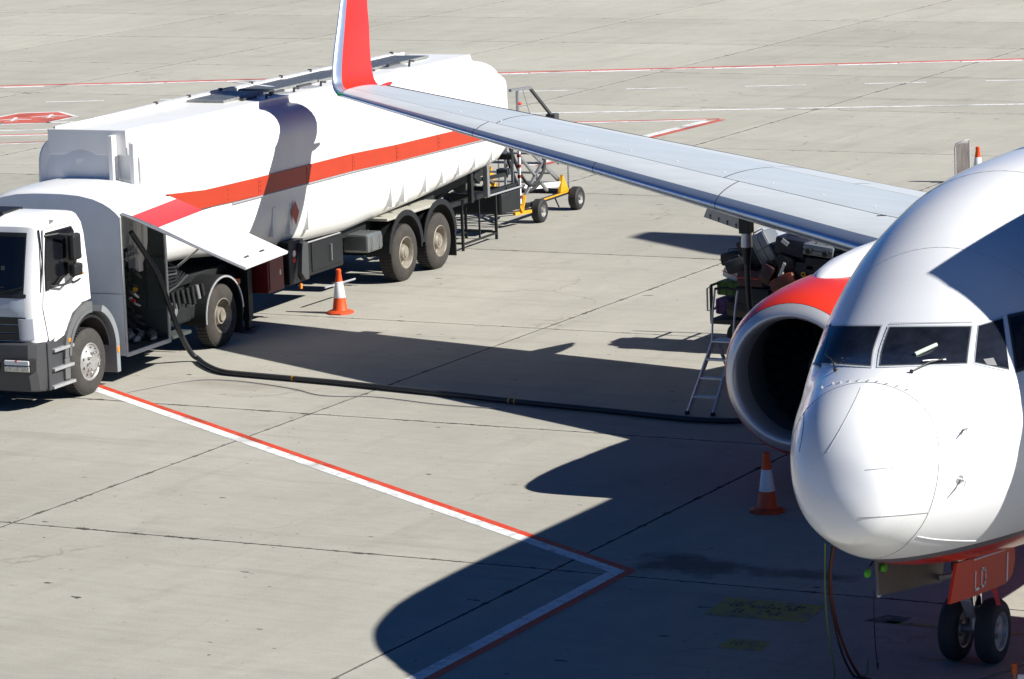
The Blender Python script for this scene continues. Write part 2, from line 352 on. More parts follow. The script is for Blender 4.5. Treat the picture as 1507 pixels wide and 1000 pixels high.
# ------------------------------------------------------------------ ground: sub-base sheet, concrete slabs, painted markings
g = MB().add([(-2500, -2500, -.03), (2500, -2500, -.03), (2500, 3500, -.03), (-2500, 3500, -.03)], [(0, 1, 2, 3)]).obj('ground', 'joint', kind='structure')
TH = .0203; SA = 7.42; SB = 7.66; A0 = 6.235; B0 = -13.60
def slab_xy(b, a): return (b*cos(TH)-a*sin(TH), b*sin(TH)+a*cos(TH))
JW = .0085
mb = MB(); hx = SB/2-JW; hy = SA/2-JW; c_ = .008
mb.add([(-hx+c_, -hy+c_, 0), (hx-c_, -hy+c_, 0), (hx-c_, hy-c_, 0), (-hx+c_, hy-c_, 0), (-hx, -hy, -c_), (hx, -hy, -c_), (hx, hy, -c_), (-hx, hy, -c_), (-hx, -hy, -.04), (hx, -hy, -.04), (hx, hy, -.04), (-hx, hy, -.04)],
       [(0, 1, 2, 3), (4, 5, 1, 0), (5, 6, 2, 1), (6, 7, 3, 2), (7, 4, 0, 3), (8, 9, 5, 4), (9, 10, 6, 5), (10, 11, 7, 6), (11, 8, 4, 7)])
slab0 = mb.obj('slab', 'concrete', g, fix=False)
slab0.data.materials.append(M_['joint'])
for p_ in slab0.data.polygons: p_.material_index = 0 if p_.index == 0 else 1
first = True
for j in range(-4, 13):
    for i in range(-8, 5):
        x, y = slab_xy(B0+SB*(i+.5), A0+SA*(j+.5))
        if x > 24: continue
        o = slab0 if first else slab0.copy()
        if not first: COL.objects.link(o); o.parent = g
        o.location = (x, y, random.uniform(-.0006, .0006)); o.rotation_euler = (0, 0, TH); first = False
# rest of the airfield beyond the slab field: one sheet with a hole would be hidden anyway, so four strips
far = MB()
def q4(x0, x1, y0, y1, z=-.002): far.add([(x0, y0, z), (x1, y0, z), (x1, y1, z), (x0, y1, z)], [(0, 1, 2, 3)])
BX0 = B0-SB*8; BX1 = B0+SB*5; AY0 = A0-SA*4; AY1 = A0+SA*13
for (b0, b1, a0, a1) in [(-2400, BX0, -2400, 3400), (BX1, 2400, -2400, 3400), (BX0, BX1, -2400, AY0), (BX0, BX1, AY1, 3400)]:
    far.add([(*slab_xy(b0, a0), -.002), (*slab_xy(b1, a0), -.002), (*slab_xy(b1, a1), -.002), (*slab_xy(b0, a1), -.002)], [(0, 1, 2, 3)])
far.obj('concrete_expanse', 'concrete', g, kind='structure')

MARKS = []
def strip(a, b, w, side, m, z=.004, name='painted_line', parent=None):
    """line from a to b; covers from offset 0 to w on the given side (+1 left of travel)"""
    a = Vector((*a, 0)); b = Vector((*b, 0)); d = (b-a).normalized(); nrm = Vector((-d.y, d.x, 0))*side
    L = (b-a).length; k = max(2, int(L/2.5)); l0 = []; l1 = []
    for i in range(k+1):
        p = a.lerp(b, i/k); l0.append((p.x, p.y, z)); q = p+nrm*w; l1.append((q.x, q.y, z))
    return MB().grid([l0, l1]).obj(name, m, parent)
def marking(name, label, cat='ground marking', group=None):
    return thing(name, label, cat, (0, 0, 0), 0, group)
# near red/white stand line: from the cab wheel to the corner and back under the nose
mk = marking('stand_boundary_line', 'red and white stand line running from the truck wheel to a corner beside the nose')
PA = Vector((-18.6, 14.57)); PB = Vector((-5.13, 6.42)); PC = Vector((-4.80, -3.0))
d1 = (PB-PA).normalized(); n1 = Vector((d1.y, -d1.x))     # towards camera side
d2 = (PC-PB).normalized(); n2 = Vector((d2.y, -d2.x))
def off_corner(o):   # mitre point for both lines offset by o towards the lower left
    p1 = PB+n1*o; p2 = PB+n2*o
    cr = d1.x*d2.y-d1.y*d2.x; t = ((p2.x-p1.x)*d2.y-(p2.y-p1.y)*d2.x)/cr
    return p1+d1*t
def lband(o0, o1, m, nm, z):
    rows = []
    for o in (o0, o1):
        c = off_corner(o); A = PA+n1*o; C = PC+n2*o; r = []
        for i in range(7): p = A.lerp(c, i/6); r.append((p.x, p.y, z))
        for i in range(1, 5): p = c.lerp(C, i/4); r.append((p.x, p.y, z))
        rows.append(r)
    return MB().grid(rows).obj(nm, m, mk)
lband(0, .118, 'mark_red', 'red_line', .004)
lband(.120, .295, 'mark_white', 'white_line', .004)
# far markings
def wpt(p, q, t): return (lerp(p[0], q[0], t), lerp(p[1], q[1], t))
mf = marking('far_road_edge_line', 'long red line edged with broken white dashes, farthest across the apron')
P0 = (-64.0, 41.9); P1 = (4.0, 74.5)
P0 = (-46.9-1.0*25.4, 50.95-1.0*11.1); P1 = (-21.52+25.4*1.2, 62.33+11.37*1.2)
P0 = (-46.9, 50.95); P1 = (-21.52, 62.33)
dd = Vector((P1[0]-P0[0], P1[1]-P0[1])).normalized()
A_ = (P0[0]-dd.x*22, P0[1]-dd.y*22); B_ = (P1[0]+dd.x*30, P1[1]+dd.y*30)
strip(A_, B_, .30, 1, 'mark_redfar', name='red_line', parent=mf)
Ltot = 80; k = 0; s = 0
while s < Ltot:
    a = (A_[0]+dd.x*s, A_[1]+dd.y*s); b = (A_[0]+dd.x*(s+1.62), A_[1]+dd.y*(s+1.62))
    strip(a, b, .34 if k % 2 else .22, -1, 'mark_white', name='white_dash', parent=mf); s += 1.66; k += 1
ml = marking('lane_centre_dashes', 'row of white dashes between the far red line and the plain white line')
D0 = Vector((-29.12, 53.71)); dv = Vector((-1, 0)).lerp(Vector((0, 0)), 0); dv = (Vector((-21.94, 56.63))-D0).normalized()
for i in range(-7, 7):
    a = D0+dv*(i*3.06+.0); b = a+dv*1.56
    strip(tuple(a), tuple(b), .16, -1, 'mark_white', name='white_dash', parent=ml)
m3 = marking('road_edge_white_line', 'plain white line nearer than the dashes, passing behind the tank and the wing')
E0 = Vector((-28.46, 48.46)); ev = (Vector((-17.79, 52.48))-E0).normalized()
strip(tuple(E0-ev*30), tuple(E0+ev*26), .20, -1, 'mark_white', name='white_line', parent=m3)
m4 = marking('red_white_chevron', 'narrow red and white chevron marking behind the wing tip, pointing right')
T0 = Vector((-38.9, 39.85)); T1 = Vector((-23.77, 47.99)); T2 = Vector((-24.05, 39.2))
T0 = Vector((-27.1, 46.6)); tv = (T1-T0).normalized(); T0 = T1-tv*19
nrm = Vector((-tv.y, tv.x)); tv2 = (T2-T1).normalized(); nr2 = Vector((-tv2.y, tv2.x))
strip(tuple(T0), tuple(T1), .17, 1, 'mark_redfar', name='red_line', parent=m4)
strip(tuple(T0), tuple(T1-tv*.30), .20, -1, 'mark_white', name='white_line', parent=m4)
strip(tuple(T1+tv2*.02), tuple(T2), .20, 1, 'mark_redfar', z=.0045, name='red_line', parent=m4)
strip(tuple(T1+tv2*.42), tuple(T2), .26, -1, 'mark_white', z=.0045, name='white_line', parent=m4)
# red hexagon with white aircraft symbols
m5 = marking('red_apron_symbol', 'red hexagon with white plane symbols painted on the apron at far left')
hc = Vector((-41.35, 44.62)); hd = Vector((.876, .45)).normalized(); hn = Vector((-hd.y, hd.x))
def hexa(a, b, c, m, z, nm):
    pts = [(-a, 0), (-c, b), (c, b), (a, 0), (c, -b), (-c, -b)]
    return MB().add([(*(hc+hd*p[0]+hn*p[1]), z) for p in pts], [(0, 1, 2, 3, 4, 5)][:1]).obj(nm, m, m5)
hexa(1.22, 1.32, .55, 'mark_white', .004, 'border'); hexa(1.06, 1.16, .5, 'mark_redfar', .008, 'red_field')
def plane_symbol(cx, cy, s):
    mb = MB()
    def P(x, y): p = hc+hd*(cx+x*s)+hn*(cy+y*s); return (p.x, p.y, .012)
    mb.add([P(-.06, -.7), P(.06, -.7), P(.08, .6), P(0, .75), P(-.08, .6)], [(0, 1, 2, 3, 4)])
    mb.add([P(.07, .2), P(.75, -.15), P(.75, -.28), P(.07, -.05)], [(3, 2, 1, 0)]); mb.add([P(-.07, .2), P(-.75, -.15), P(-.75, -.28), P(-.07, -.05)], [(0, 1, 2, 3)])
    mb.add([P(.05, -.45), P(.28, -.62), P(.28, -.7), P(.05, -.6)], [(3, 2, 1, 0)]); mb.add([P(-.05, -.45), P(-.28, -.62), P(-.28, -.7), P(-.05, -.6)], [(0, 1, 2, 3)])
    mb.obj('plane_symbol', 'mark_white', m5, fix=False)
plane_symbol(.42, .25, .62); plane_symbol(-.42, -.25, .62)
m6 = marking('far_left_white_line', 'short pair of red and white lines at far left beyond the cab')
strip((-41.0, 41.9), (-36.5, 44.2), .16, -1, 'mark_white', name='white_line', parent=m6)
strip((-42.5, 37.9), (-35.5, 41.55), .16, -1, 'mark_white', name='white_line', parent=m6)
strip((-42.5, 38.0), (-35.5, 41.65), .12, 1, 'mark_redfar', name='red_line', parent=m6)
# worn yellow panels in front of the nose
def ypanel(pts, label, rows):
    t = marking('yellow_floor_panel', label)
    MB().add([(x, y, .004) for x, y in pts], [(0, 1, 2, 3)]).obj('yellow_field', 'mark_yellow', t, fix=False)
    A, B, C, D = [Vector(p) for p in pts]
    mb = MB(); rnd = random.Random(3)
    for (v0, v1, u0, u1, n) in rows:
        for i in range(n):
            ua = lerp(u0, u1, (i+.12)/n); ub = lerp(u0, u1, (i+.12+rnd.uniform(.45, .78))/n)
            def P(u, v): p = A.lerp(B, u).lerp(D.lerp(C, u), v); return (p.x, p.y, .008)
            if rnd.random() < .85: mb.add([P(ua, v0), P(ub, v0), P(ub, v0+.1), P(ua, v0+.1)], [(0, 1, 2, 3)])
            if rnd.random() < .6: mb.add([P(ua, v1-.1), P(ub, v1-.1), P(ub, v1), P(ua, v1)], [(0, 1, 2, 3)])
            mb.add([P(ua, v0+.11), P(lerp(ua, ub, .3), v0+.11), P(lerp(ua, ub, .3), v1-.11), P(ua, v1-.11)], [(0, 1, 2, 3)])
    mb.obj('faded_lettering', 'mark_black', t, fix=False)
ypanel([(-3.51, 4.82), (-2.31, 4.89), (-2.40, 5.66), (-3.59, 5.61)], 'larger faded yellow panel with dark lettering on the shaded apron left of the nose', [(.55, .82, .12, .86, 14), (.22, .45, .22, .7, 8)])
ypanel([(-2.76, 3.60), (-2.25, 3.58), (-2.31, 4.01), (-2.78, 3.98)], 'smaller faded yellow panel below the larger one on the shaded apron', [(.4, .75, .15, .85, 6)])
m7 = marking('worn_yellow_lead_line', 'worn yellow line on the shaded apron behind the nose wheels')
strip((-1.50, 5.28), (6, 5.35), .10, -1, 'mark_yellow', name='yellow_line', parent=m7)
strip((-.6, 3.98), (-.05, 4.0), .04, -1, 'mark_yellow', name='yellow_line', parent=m7)
MB().add([(-1.75, 5.18, .004), (-1.35, 5.2, .004), (-1.3, 5.5, .004), (-1.6, 5.52, .004)], [(0, 1, 2, 3)]).obj('dark_patch', 'mark_black', m7, fix=False)
# ------------------------------------------------------------------ airliner (local frame: nose at origin, +y aft, +x port side)
FY = 0.012921; AO = Vector((.2464, .0003, 0))
def w2l(p):
    p = Vector(p)-AO; c, s = cos(FY), sin(FY); return Vector((p.x*c+p.y*s, -p.x*s+p.y*c, p.z))
air = thing('airliner', 'white twin-engine passenger jet with red engine, winglet and belly, nose toward the viewer', 'airplane', tuple(AO), FY)
ST = [(0.0, 2.498, 2.498, 0.0, 2.498), (0.031, 2.306, 2.73, 0.217, 2.518), (0.124, 2.168, 3.006, 0.405, 2.597), (0.362, 2.04, 3.30, 0.60, 2.72), (0.775, 1.854, 3.517, 0.794, 2.815), (1.239, 1.703, 3.604, 0.971, 2.883), (1.756, 1.575, 3.672+.03, 1.136, 2.954), (2.324, 1.465, 4.117, 1.3, 3.041), (2.995, 1.369, 4.596, 1.455, 3.122), (3.925, 1.269, 4.958, 1.619, 3.189), (5.164, 1.173, 5.142, 1.776, 3.198), (6.714, 1.118, 5.168, 1.88, 3.178), (8.263, 1.118, 5.178, 1.88, 3.198),
      (22.0, 1.118, 5.178, 1.88, 3.198), (25.5, 1.75, 5.17, 1.72, 3.45), (29.0, 2.75, 5.12, 1.22, 3.95), (32.0, 3.7, 5.0, .62, 4.35), (33.6, 4.3, 4.75, .22, 4.55)]
def pchip(x, y):
    n = len(x); h = [x[i+1]-x[i] for i in range(n-1)]; d = [(y[i+1]-y[i])/h[i] for i in range(n-1)]; m = [0]*n; m[0] = d[0]; m[-1] = d[-1]
    for i in range(1, n-1):
        if d[i-1]*d[i] > 0:
            w1 = 2*h[i]+h[i-1]; w2 = h[i]+2*h[i-1]; m[i] = (w1+w2)/(w1/d[i-1]+w2/d[i])
    def f(t):
        t = min(max(t, x[0]), x[-1]); i = 0
        while i < n-2 and t > x[i+1]: i += 1
        s = (t-x[i])/h[i]
        return y[i]*(1+2*s)*(1-s)**2+m[i]*h[i]*s*(1-s)**2+y[i+1]*s*s*(3-2*s)+m[i+1]*h[i]*s*s*(s-1)
    return f
_sx = [sqrt(s[0]) for s in ST]; FI = [pchip(_sx, [s[k] for s in ST]) for k in range(1, 5)]
def fsec(y): t = sqrt(max(y, 0)); return [f(t) for f in FI]
def fpt(y, deg, off=0.0):
    """point on the skin, deg 0 = crown, 90 = port side, 180 = keel"""
    def P(y, a):
        zb, zt, w_, zm = fsec(y); c, s = cos(a), sin(a)
        return Vector((w_*s, y, zm+(zt-zm)*c if c >= 0 else zm+(zm-zb)*c))
    a = radians(deg); p = P(y, a)
    if off:
        e = 1e-3; ty_ = P(y+e, a)-P(max(y-e, 1e-5), a); ta = P(y, a+e)-P(y, a-e); nrm = ta.cross(ty_)
        if nrm.length < 1e-12: nrm = Vector((0, -1, 0))
        nrm.normalize(); c = Vector((0, y, fsec(y)[3]))
        if nrm.dot(p-c) < 0: nrm = -nrm
        p = p+nrm*off
    return p
SEAM = pchip([0, 22, 45, 70, 90, 112, 135, 155, 180], [.885, .865, .83, .74, .68, .655, .655, .70, .76])
NT = 144
def seam(deg): d = abs((deg+180) % 360-180); return SEAM(d)
rows = []
for i in range(34):
    s = i/33; rows.append([fpt(seam(360*k/NT)*(s**1.9)*.995, 360*k/NT) for k in range(NT)])
MB().grid(rows, True).obj('radome', 'white', air, smooth=60)
rows = []
ysf = [0, .004, .02, .05, .09, .14, .2, .27, .35, .44, .53, .62, .70, .77, .84, .91, .98, 1.05, 1.13, 1.21, 1.3, 1.4, 1.5, 1.62, 1.75, 1.9, 2.1, 2.3, 2.6, 2.9, 3.2, 3.6, 4.0, 4.5, 5, 5.6, 6.4, 7.4, 9, 11, 13, 15, 17, 19, 20.7, 21.5, 22.3, 23.3, 24.3, 25.3, 26.3, 27.3, 28.3, 29.3, 30.3, 31.2, 32, 32.9]
for yy in ysf:
    r = []
    for k in range(NT):
        dg = 360*k/NT; s0 = seam(dg)+.004; bl = max(0, 1-yy/4); r.append(fpt(s0*bl+.76*(1-bl)+yy, dg))
    rows.append(r)
MB().grid(rows, True).obj('fuselage', 'fus', air, smooth=60)
# radome joint, lightning strips
MB().tube([fpt(seam(5*k)+.002, 5*k, -.0025) for k in range(73)], .006, 6, False).obj('radome_joint', 'line_mid', air)
def skinline(pts, r, m, nm, off=0.0, n=8):
    P = []
    for a, b in zip(pts, pts[1:]):
        for i in range(n): P.append(fpt(lerp(a[0], b[0], i/n), lerp(a[1], b[1], i/n), off))
    P.append(fpt(*pts[-1], off)); return MB().tube(P, r, 5).obj(nm, m, air)
skinline([(.709, 137.3), (.943, 138.9), (1.961, 143.2)], .006, 'sign_white', 'skin_seam_strip')
# vortex generators round the top of the radome joint
for y_, d_ in [(1.12, -40.0), (1.059, -30.3), (1.0, -23.5), (.965, -16.4), (.933, -9.5), (.909, -2.3), (.9, 3.9), (.889, 10.9), (.904, 17.9), (.905, 24.7)]:
    p = fpt(y_, d_, .007); t = (fpt(y_+.03, d_)-fpt(y_-.03, d_)).normalized(); nn = (fpt(y_, d_, .1)-fpt(y_, d_)).normalized(); sd_ = t.cross(nn)
    t = (t+sd_*.35).normalized(); sd_ = t.cross(nn).normalized()
    MB().obox(p, (.004, .034, .016), Matrix((sd_, t, nn)).transposed()).obj('vortex_generator', 'line_mid', air)
# probes on the port cheek
for (y_, d_) in [(1.059, 70.3), (.968, 100.9)]:
    b0 = fpt(y_, d_, -.005); nn = (fpt(y_, d_, .1)-b0).normalized()
    pr = MB().tube([b0, b0+nn*.012], .045, 16).obj('probe_plate', 'alu', air)
    MB().tube([b0, b0+nn*.07, b0+nn*.10+Vector((0, -.07, -.02))], [.014, .012, .005], 8).obj('probe', 'steel', pr)
# cockpit windows: metal frame, glass set into it
VD = Vector((-.4755, .8645, -.163)).normalized()
VDL = Vector((VD.x*cos(FY)+VD.y*sin(FY), -VD.x*sin(FY)+VD.y*cos(FY), VD.z))
def in_skin(p):
    if p.y <= 1e-4: return False
    zb, zt, w_, zm = fsec(p.y); return (p.x/w_)**2+((p.z-zm)/((zt-zm) if p.z > zm else (zm-zb)))**2 < 1
def onto_skin(p, off):
    """straight-edged pane laid on the curved skin: slide the point fore-aft until it meets the skin, then lift by off"""
    a = -1.0
    while not in_skin(p+VDL*a) and a < 1.5: a += .04
    lo, hi = a-.04, a
    for _ in range(22):
        m = (lo+hi)/2
        if in_skin(p+VDL*m): hi = m
        else: lo = m
    q = p+VDL*hi; zb, zt, w_, zm = fsec(q.y); dg = math.degrees(atan2(q.x/w_, (q.z-zm)/((zt-zm) if q.z > zm else (zm-zb))))
    return fpt(q.y, dg, off)
def skin_quad(q, off, nu=10, nv=8, grow=0.0):
    C4 = [fpt(*c) for c in q]; rows = []
    for j in range(nv+1):
        r = []
        for i in range(nu+1):
            u = i/nu; v = j/nv; u = -grow+u*(1+2*grow); v = -grow*1.5+v*(1+3*grow)
            r.append(onto_skin(C4[0].lerp(C4[1], u).lerp(C4[3].lerp(C4[2], u), v), off))
        rows.append(r)
    return rows
def skin_quad_old(q, off, nu=10, nv=8, grow=0.0):
    """q: four (y,deg) corners tl,tr,br,bl"""
    cy = sum(p[0] for p in q)/4; cd = sum(p[1] for p in q)/4
    rows = []
    for j in range(nv+1):
        r = []
        for i in range(nu+1):
            u = i/nu; v = j/nv; u = -grow+u*(1+2*grow); v = -grow*1.5+v*(1+3*grow)
            y = lerp(lerp(q[0][0], q[1][0], u), lerp(q[3][0], q[2][0], u), v); d = lerp(lerp(q[0][1], q[1][1], u), lerp(q[3][1], q[2][1], u), v)
            r.append(fpt(y, d, off))
        rows.append(r)
    return rows
WIN = {'R1': [(2.50, -54.7), (2.062, -17.7), (1.365, -11.2), (2.14, -62)], 'L1': [(2.036, -11.9), (2.15, 25.0), (1.80, 32.2), (1.355, -4.7)],
       'L2': [(2.19, 28.6), (2.37, 36.4), (2.02, 52.4), (1.865, 36.0)], 'L3': [(2.43, 38.6), (2.80, 50), (2.55, 66), (2.085, 56.3)],
       'R2': [(2.58, -58.5), (3.0, -68), (2.7, -80), (2.22, -66)]}
for nm, q in WIN.items():
    gl = skin_quad(q, .010); fr = skin_quad(q, .006, grow=.045)
    b = MB(); b.grid(fr); f_ = b.obj('window', 'wing2' if nm != 'L3' else 'darkgrey', air, smooth=60)
    MB().grid(skin_quad(q, .0085, grow=.018)).obj('window_seal', 'line_dark', f_, smooth=60)
    MB().grid(gl).obj('pane', 'wsglass', f_, smooth=60)
for A2, B2, r2 in [((.77, -3.8), (.138, -19.4), .004), ((.106, 42), (.661, 83.9), .0035), ((.036, 113.2), (.654, 117.7), .0055), ((.80, -55), (.30, -62), .004)]:
    pa, pb = fpt(*A2), fpt(*B2); MB().tube([onto_skin(pa.lerp(pb, i/14), .001) for i in range(15)], r2, 5).obj('lightning_strip', 'diverter', air)
# rivets above the port windscreen, brow strip
mb = MB()
for i in range(34):
    t = i/33; p = onto_skin(fpt(2.062, -11.9).lerp(fpt(2.182, 25.2), t)+Vector((0, 0, .022)), .008); mb.obox(p, (.009, .009, .006), Matrix.Identity(3))
for i in range(10):
    t = i/9; p = onto_skin(fpt(2.03, -13.4).lerp(fpt(1.37, -6.4), t), .006); mb.obox(p, (.007, .007, .005), Matrix.Identity(3))
mb.obj('rivet_row', 'line_mid', air, kind='stuff')
# wipers
def wiper(pts, name='wiper'):
    P = [fpt(y, d, o) for y, d, o in pts]
    return P
P = wiper([(1.27, 15.6, .012), (1.50, 19.0, .045), (1.70, 23.0, .03)]); wp = MB().tube(P, .008, 6).obj('wiper', 'black', air)
MB().tube([fpt(1.53, 14.9, .028), fpt(1.60, 18.5, .03), fpt(1.69, 23.6, .028)], .007, 6).obj('wiper_blade', 'alu', wp)
MB().tube([fpt(1.265, 15.6, -.01), fpt(1.265, 15.6, .03)], .018, 10).obj('wiper_pivot', 'black', wp)
P = wiper([(1.50, -35.5, .012), (1.66, -38, .05), (1.86, -43, .03)]); wp = MB().tube(P, .008, 6).obj('wiper', 'black', air)
MB().tube([fpt(1.50, -35.5, -.01), fpt(1.50, -35.5, .03)], .02, 10).obj('wiper_pivot', 'black', wp)
MB().tube([fpt(2.02, -50, .028), fpt(1.84, -42.5, .03), fpt(1.66, -32, .028)], .006, 6).obj('wiper_blade', 'black', wp)
# pale green bar laid on the outside of the windscreen glass
a, b = fpt(1.665, 7.6, .016), fpt(1.885, 14.0, .016)
MB().tube([a, a.lerp(b, .5), b], [.021, .021, .019], 10).obj('pale_green_bar', 'palegreen', air)
# crew member faintly visible: small pale shapes behind the starboard pane are left to the glass tone
# dark glare shield strip inside the side pane
pq = [(1.93, 38.6), (2.0, 42.5), (1.96, 46.5), (1.90, 42.0)]
MB().grid(skin_quad(pq, .013, 4, 2)).obj('side_window_tray', 'line_mid', air)
# crown panel seam and drain marks
skinline([(2.9, -35), (2.9, 35)], .0022, 'diverter', 'skin_seam', off=-.0005, n=16)
skinline([(4.6, -60), (4.6, 60)], .0022, 'diverter', 'skin_seam', off=-.0005, n=24)
MB().obox(fpt(6.2, -8, .05), (.02, .22, .10), Matrix.Identity(3)).obj('blade_antenna', 'white', air)

# ---- wing (starboard), built from world measurements of leading and trailing edge
LE0 = w2l((-17.1, 19.875, 3.816)); LE1 = w2l((-5.0, 13.575, 2.645)); TE0 = w2l((-17.1, 21.25, 3.84)); TE1 = w2l((-5.8, 18.60, 2.67))
def le_te(x):
    t = (x-LE0.x)/(LE1.x-LE0.x); le = LE0+(LE1-LE0)*t
    if x < TE1.x: s = (x-TE0.x)/(TE1.x-TE0.x); te = TE0+(TE1-TE0)*s
    else: te = TE1+Vector((x-TE1.x, (x-TE1.x)*.02, (x-TE1.x)*-.10))
    te.x = x; le.x = x
    return le, te
def thick(c, tc):   # NACA-like half thickness
    return 5*tc*(.2969*sqrt(max(c, 0))-.126*c-.3516*c*c+.2843*c**3-.1036*c**4)
def wpt(x, c, side, off=0.0):
    le, te = le_te(x); ch = (te-le).length; tc = lerp(.115, .103, min(max((x+2)/-15, 0), 1))
    camb = .012*(1-(2*c-1)**2)
    h = thick(c, tc)*ch
    p = le.lerp(te, c); p = p+Vector((0, 0, camb*ch+side*(h+off*(1 if c > .004 else .3))))
    if c < .02: p.y -= off*(1-c/.02)
    return p
def chords(c0, c1, n, pw=1.0): return [c0+(c1-c0)*(i/n)**pw for i in range(n+1)]
def wpanel(name, x0, x1, c0, c1, m, off=0.0, nx=10, nc=8, pw=1.0, lower=False, x0b=None, x1b=None, parent=air, th=.012):
    rows = []
    for i in range(nx+1):
        r = []
        for c in chords(c0, c1, nc, pw):
            q = (c-c0)/(c1-c0)
            xa = lerp(x0, x0b if x0b is not None else x0, q); xb = lerp(x1, x1b if x1b is not None else x1, q); x = lerp(xa, xb, i/nx)
            r.append(wpt(x, c, -1 if lower else 1, off))
        rows.append(r)
    mb = MB().grid(rows)
    if False:  # give the panel an edge
        bnd = rows[0]+[r[-1] for r in rows[1:]]+rows[-1][::-1][1:]+[r[0] for r in rows[::-1][1:-1]]
        low = [p-Vector((0, 0, th)) for p in bnd]; mb.grid([bnd+[bnd[0]], low+[low[0]]])
    return mb.obj(name, m, parent, smooth=40, fix=False)
# dark inner box of the wing (shows only in the gaps)
rows = []
for i in range(25):
    x = lerp(-1.4, -17.05, i/24); ring = [wpt(x, c, 1, -.02) for c in chords(.01, .985, 18, 1.6)]+[wpt(x, c, -1, -.02) for c in reversed(chords(.01, .985, 18, 1.6))]
    rows.append(ring)
core = MB().grid(rows, True).obj('wing_box', 'line_dark', air, smooth=50)
XB = [-17.08, -13.70, -10.90, -8.30, -3.2]
for k in range(4):    # leading-edge slats wrap round the nose
    x0, x1 = XB[k]+.006, XB[k+1]-.006; rows = []
    for i in range(13):
        x = lerp(x0, x1, i/12); r = [wpt(x, c, -1, .002) for c in reversed(chords(0, .045, 8, 2))][:-1]+[wpt(x, c, 1, .004) for c in chords(0, .040, 12, 1.8)]
        rows.append(r)
    MB().grid(rows).obj('slat', 'slat', air, smooth=60)
GAP = .0045
for x0, x1 in [(-16.6, -13.68), (-13.66, -8.32), (-8.30, -3.2)]:
    wpanel('slat_cove_panel', x0, x1, .0415, .215, 'wing2', .001, 12, 9, 1.3)
wpanel('leading_edge_fillet', -3.2, -1.5, 0.0, .215, 'wing2', .001, 6, 10, 1.8)
wpanel('leading_edge_fillet', -17.08, -16.6, .0415, .215, 'wing2', 0.0, 4, 4)
wpanel('upper_skin', -17.06, -13.52, .221, .74, 'wing', .0, 10, 10, x1b=-13.7)
wpanel('upper_skin', -13.50, -8.62, .221, .74, 'wing', .0, 14, 10, x0b=-13.68, x1b=-8.62)
wpanel('upper_skin', -8.60, -1.5, .221, .66, 'wing', .0, 18, 10)
wpanel('aileron', -17.04, -13.70, .7425, .992, 'wing', .0, 10, 6)
wpanel('outboard_flap', -13.68, -8.64, .7425, .992, 'wing2', .0, 14, 6)
wpanel('spoiler', -8.61, -7.1, .6625, .80, 'wing2', .001, 6, 4); wpanel('spoiler', -7.08, -5.55, .6625, .80, 'wing2', .001, 6, 4)
wpanel('spoiler', -5.53, -3.6, .6625, .80, 'wing2', .001, 6, 4); wpanel('wing_root_panel', -3.58, -1.5, .6625, .80, 'wing2', .0, 6, 4)
wpanel('inboard_flap', -8.61, -1.5, .804, .992, 'wing2', .0, 18, 5)
for x0, x1, m_ in [(-17.05, -8.6, 'wing'), (-8.58, -1.5, 'wing')]:
    wpanel('lower_skin', x0, x1, .047, .985, m_, 0.0, 16, 12, 1.0, lower=True)
# small fasteners on the top skin
mb = MB()
for i in range(12):
    x = -14.5+i*.95; p = wpt(x, .30, 1, .002); mb.obox(p, (.05, .035, .004), Matrix.Identity(3))
mb.obj('access_plug_row', 'sign_white', air, kind='stuff')
p = wpt(-5.6, .205, 1, .006); MB().obox(p, (.12, .03, .010), Matrix.Rotation(.48, 3, 'Z')).obj('stall_strip', 'line_dark', air)
# winglet: blends up out of the tip
wl_LE = [w2l(p) for p in [(-17.1, 19.875, 3.82), (-17.28, 20.0, 3.87), (-17.40, 20.13, 4.00), (-17.47, 20.30, 4.35), (-17.55, 20.58, 4.80), (-17.65, 20.89, 5.22), (-17.86, 21.58, 6.15), (-17.89, 21.75, 6.27)]]
wl_TE = [w2l(p) for p in [(-17.1, 21.20, 3.80), (-17.28, 21.36, 3.83), (-17.40, 21.42, 3.97), (-17.47, 21.47, 4.33), (-17.55, 21.60, 4.78), (-17.65, 21.74, 5.18), (-17.86, 22.12, 6.12), (-17.89, 22.15, 6.25)]]
nrmW = [Vector((0, 0, 1)), Vector((.35, 0, .94)), Vector((.75, 0, .66)), Vector((.97, 0, .24)), Vector((.98, 0, .2)), Vector((.98, 0, .2)), Vector((.98, 0, .2)), Vector((.98, 0, .2))]
rows = []; rowsb = []
for i, (a, b) in enumerate(zip(wl_LE, wl_TE)):
    ch = (b-a).length; tc = lerp(.105, .075, i/7)
    up = [a.lerp(b, c)+nrmW[i]*(thick(c, tc)*ch+(.004 if c else 0)) for c in chords(0, 1, 14, 1.7)]; dn = [a.lerp(b, c)-nrmW[i]*(thick(c, tc)*ch) for c in reversed(chords(0, 1, 14, 1.7))][:-1]
    rows.append(up+dn)
def sub(rows, n=4):
    out = []
    cols = list(zip(*rows)); cc = [curve(c, n) for c in cols]
    return [list(r) for r in zip(*cc)]
wrows = sub(rows, 5)
wg = MB().grid(wrows, True); wg.add(wrows[-1], [tuple(range(len(wrows[-1])))])
wo = wg.obj('winglet', 'red', air, smooth=50)
# polished leading edge of the winglet
le_rows = [[p+(r[0]-r[8])*.004/max((r[0]-r[8]).length, 1e-4)+Vector((0, -.004, 0)) for p in (r[-4:]+r[:6])] for r in wrows]
MB().grid(le_rows).obj('winglet_leading_edge', 'slat', air, smooth=60)
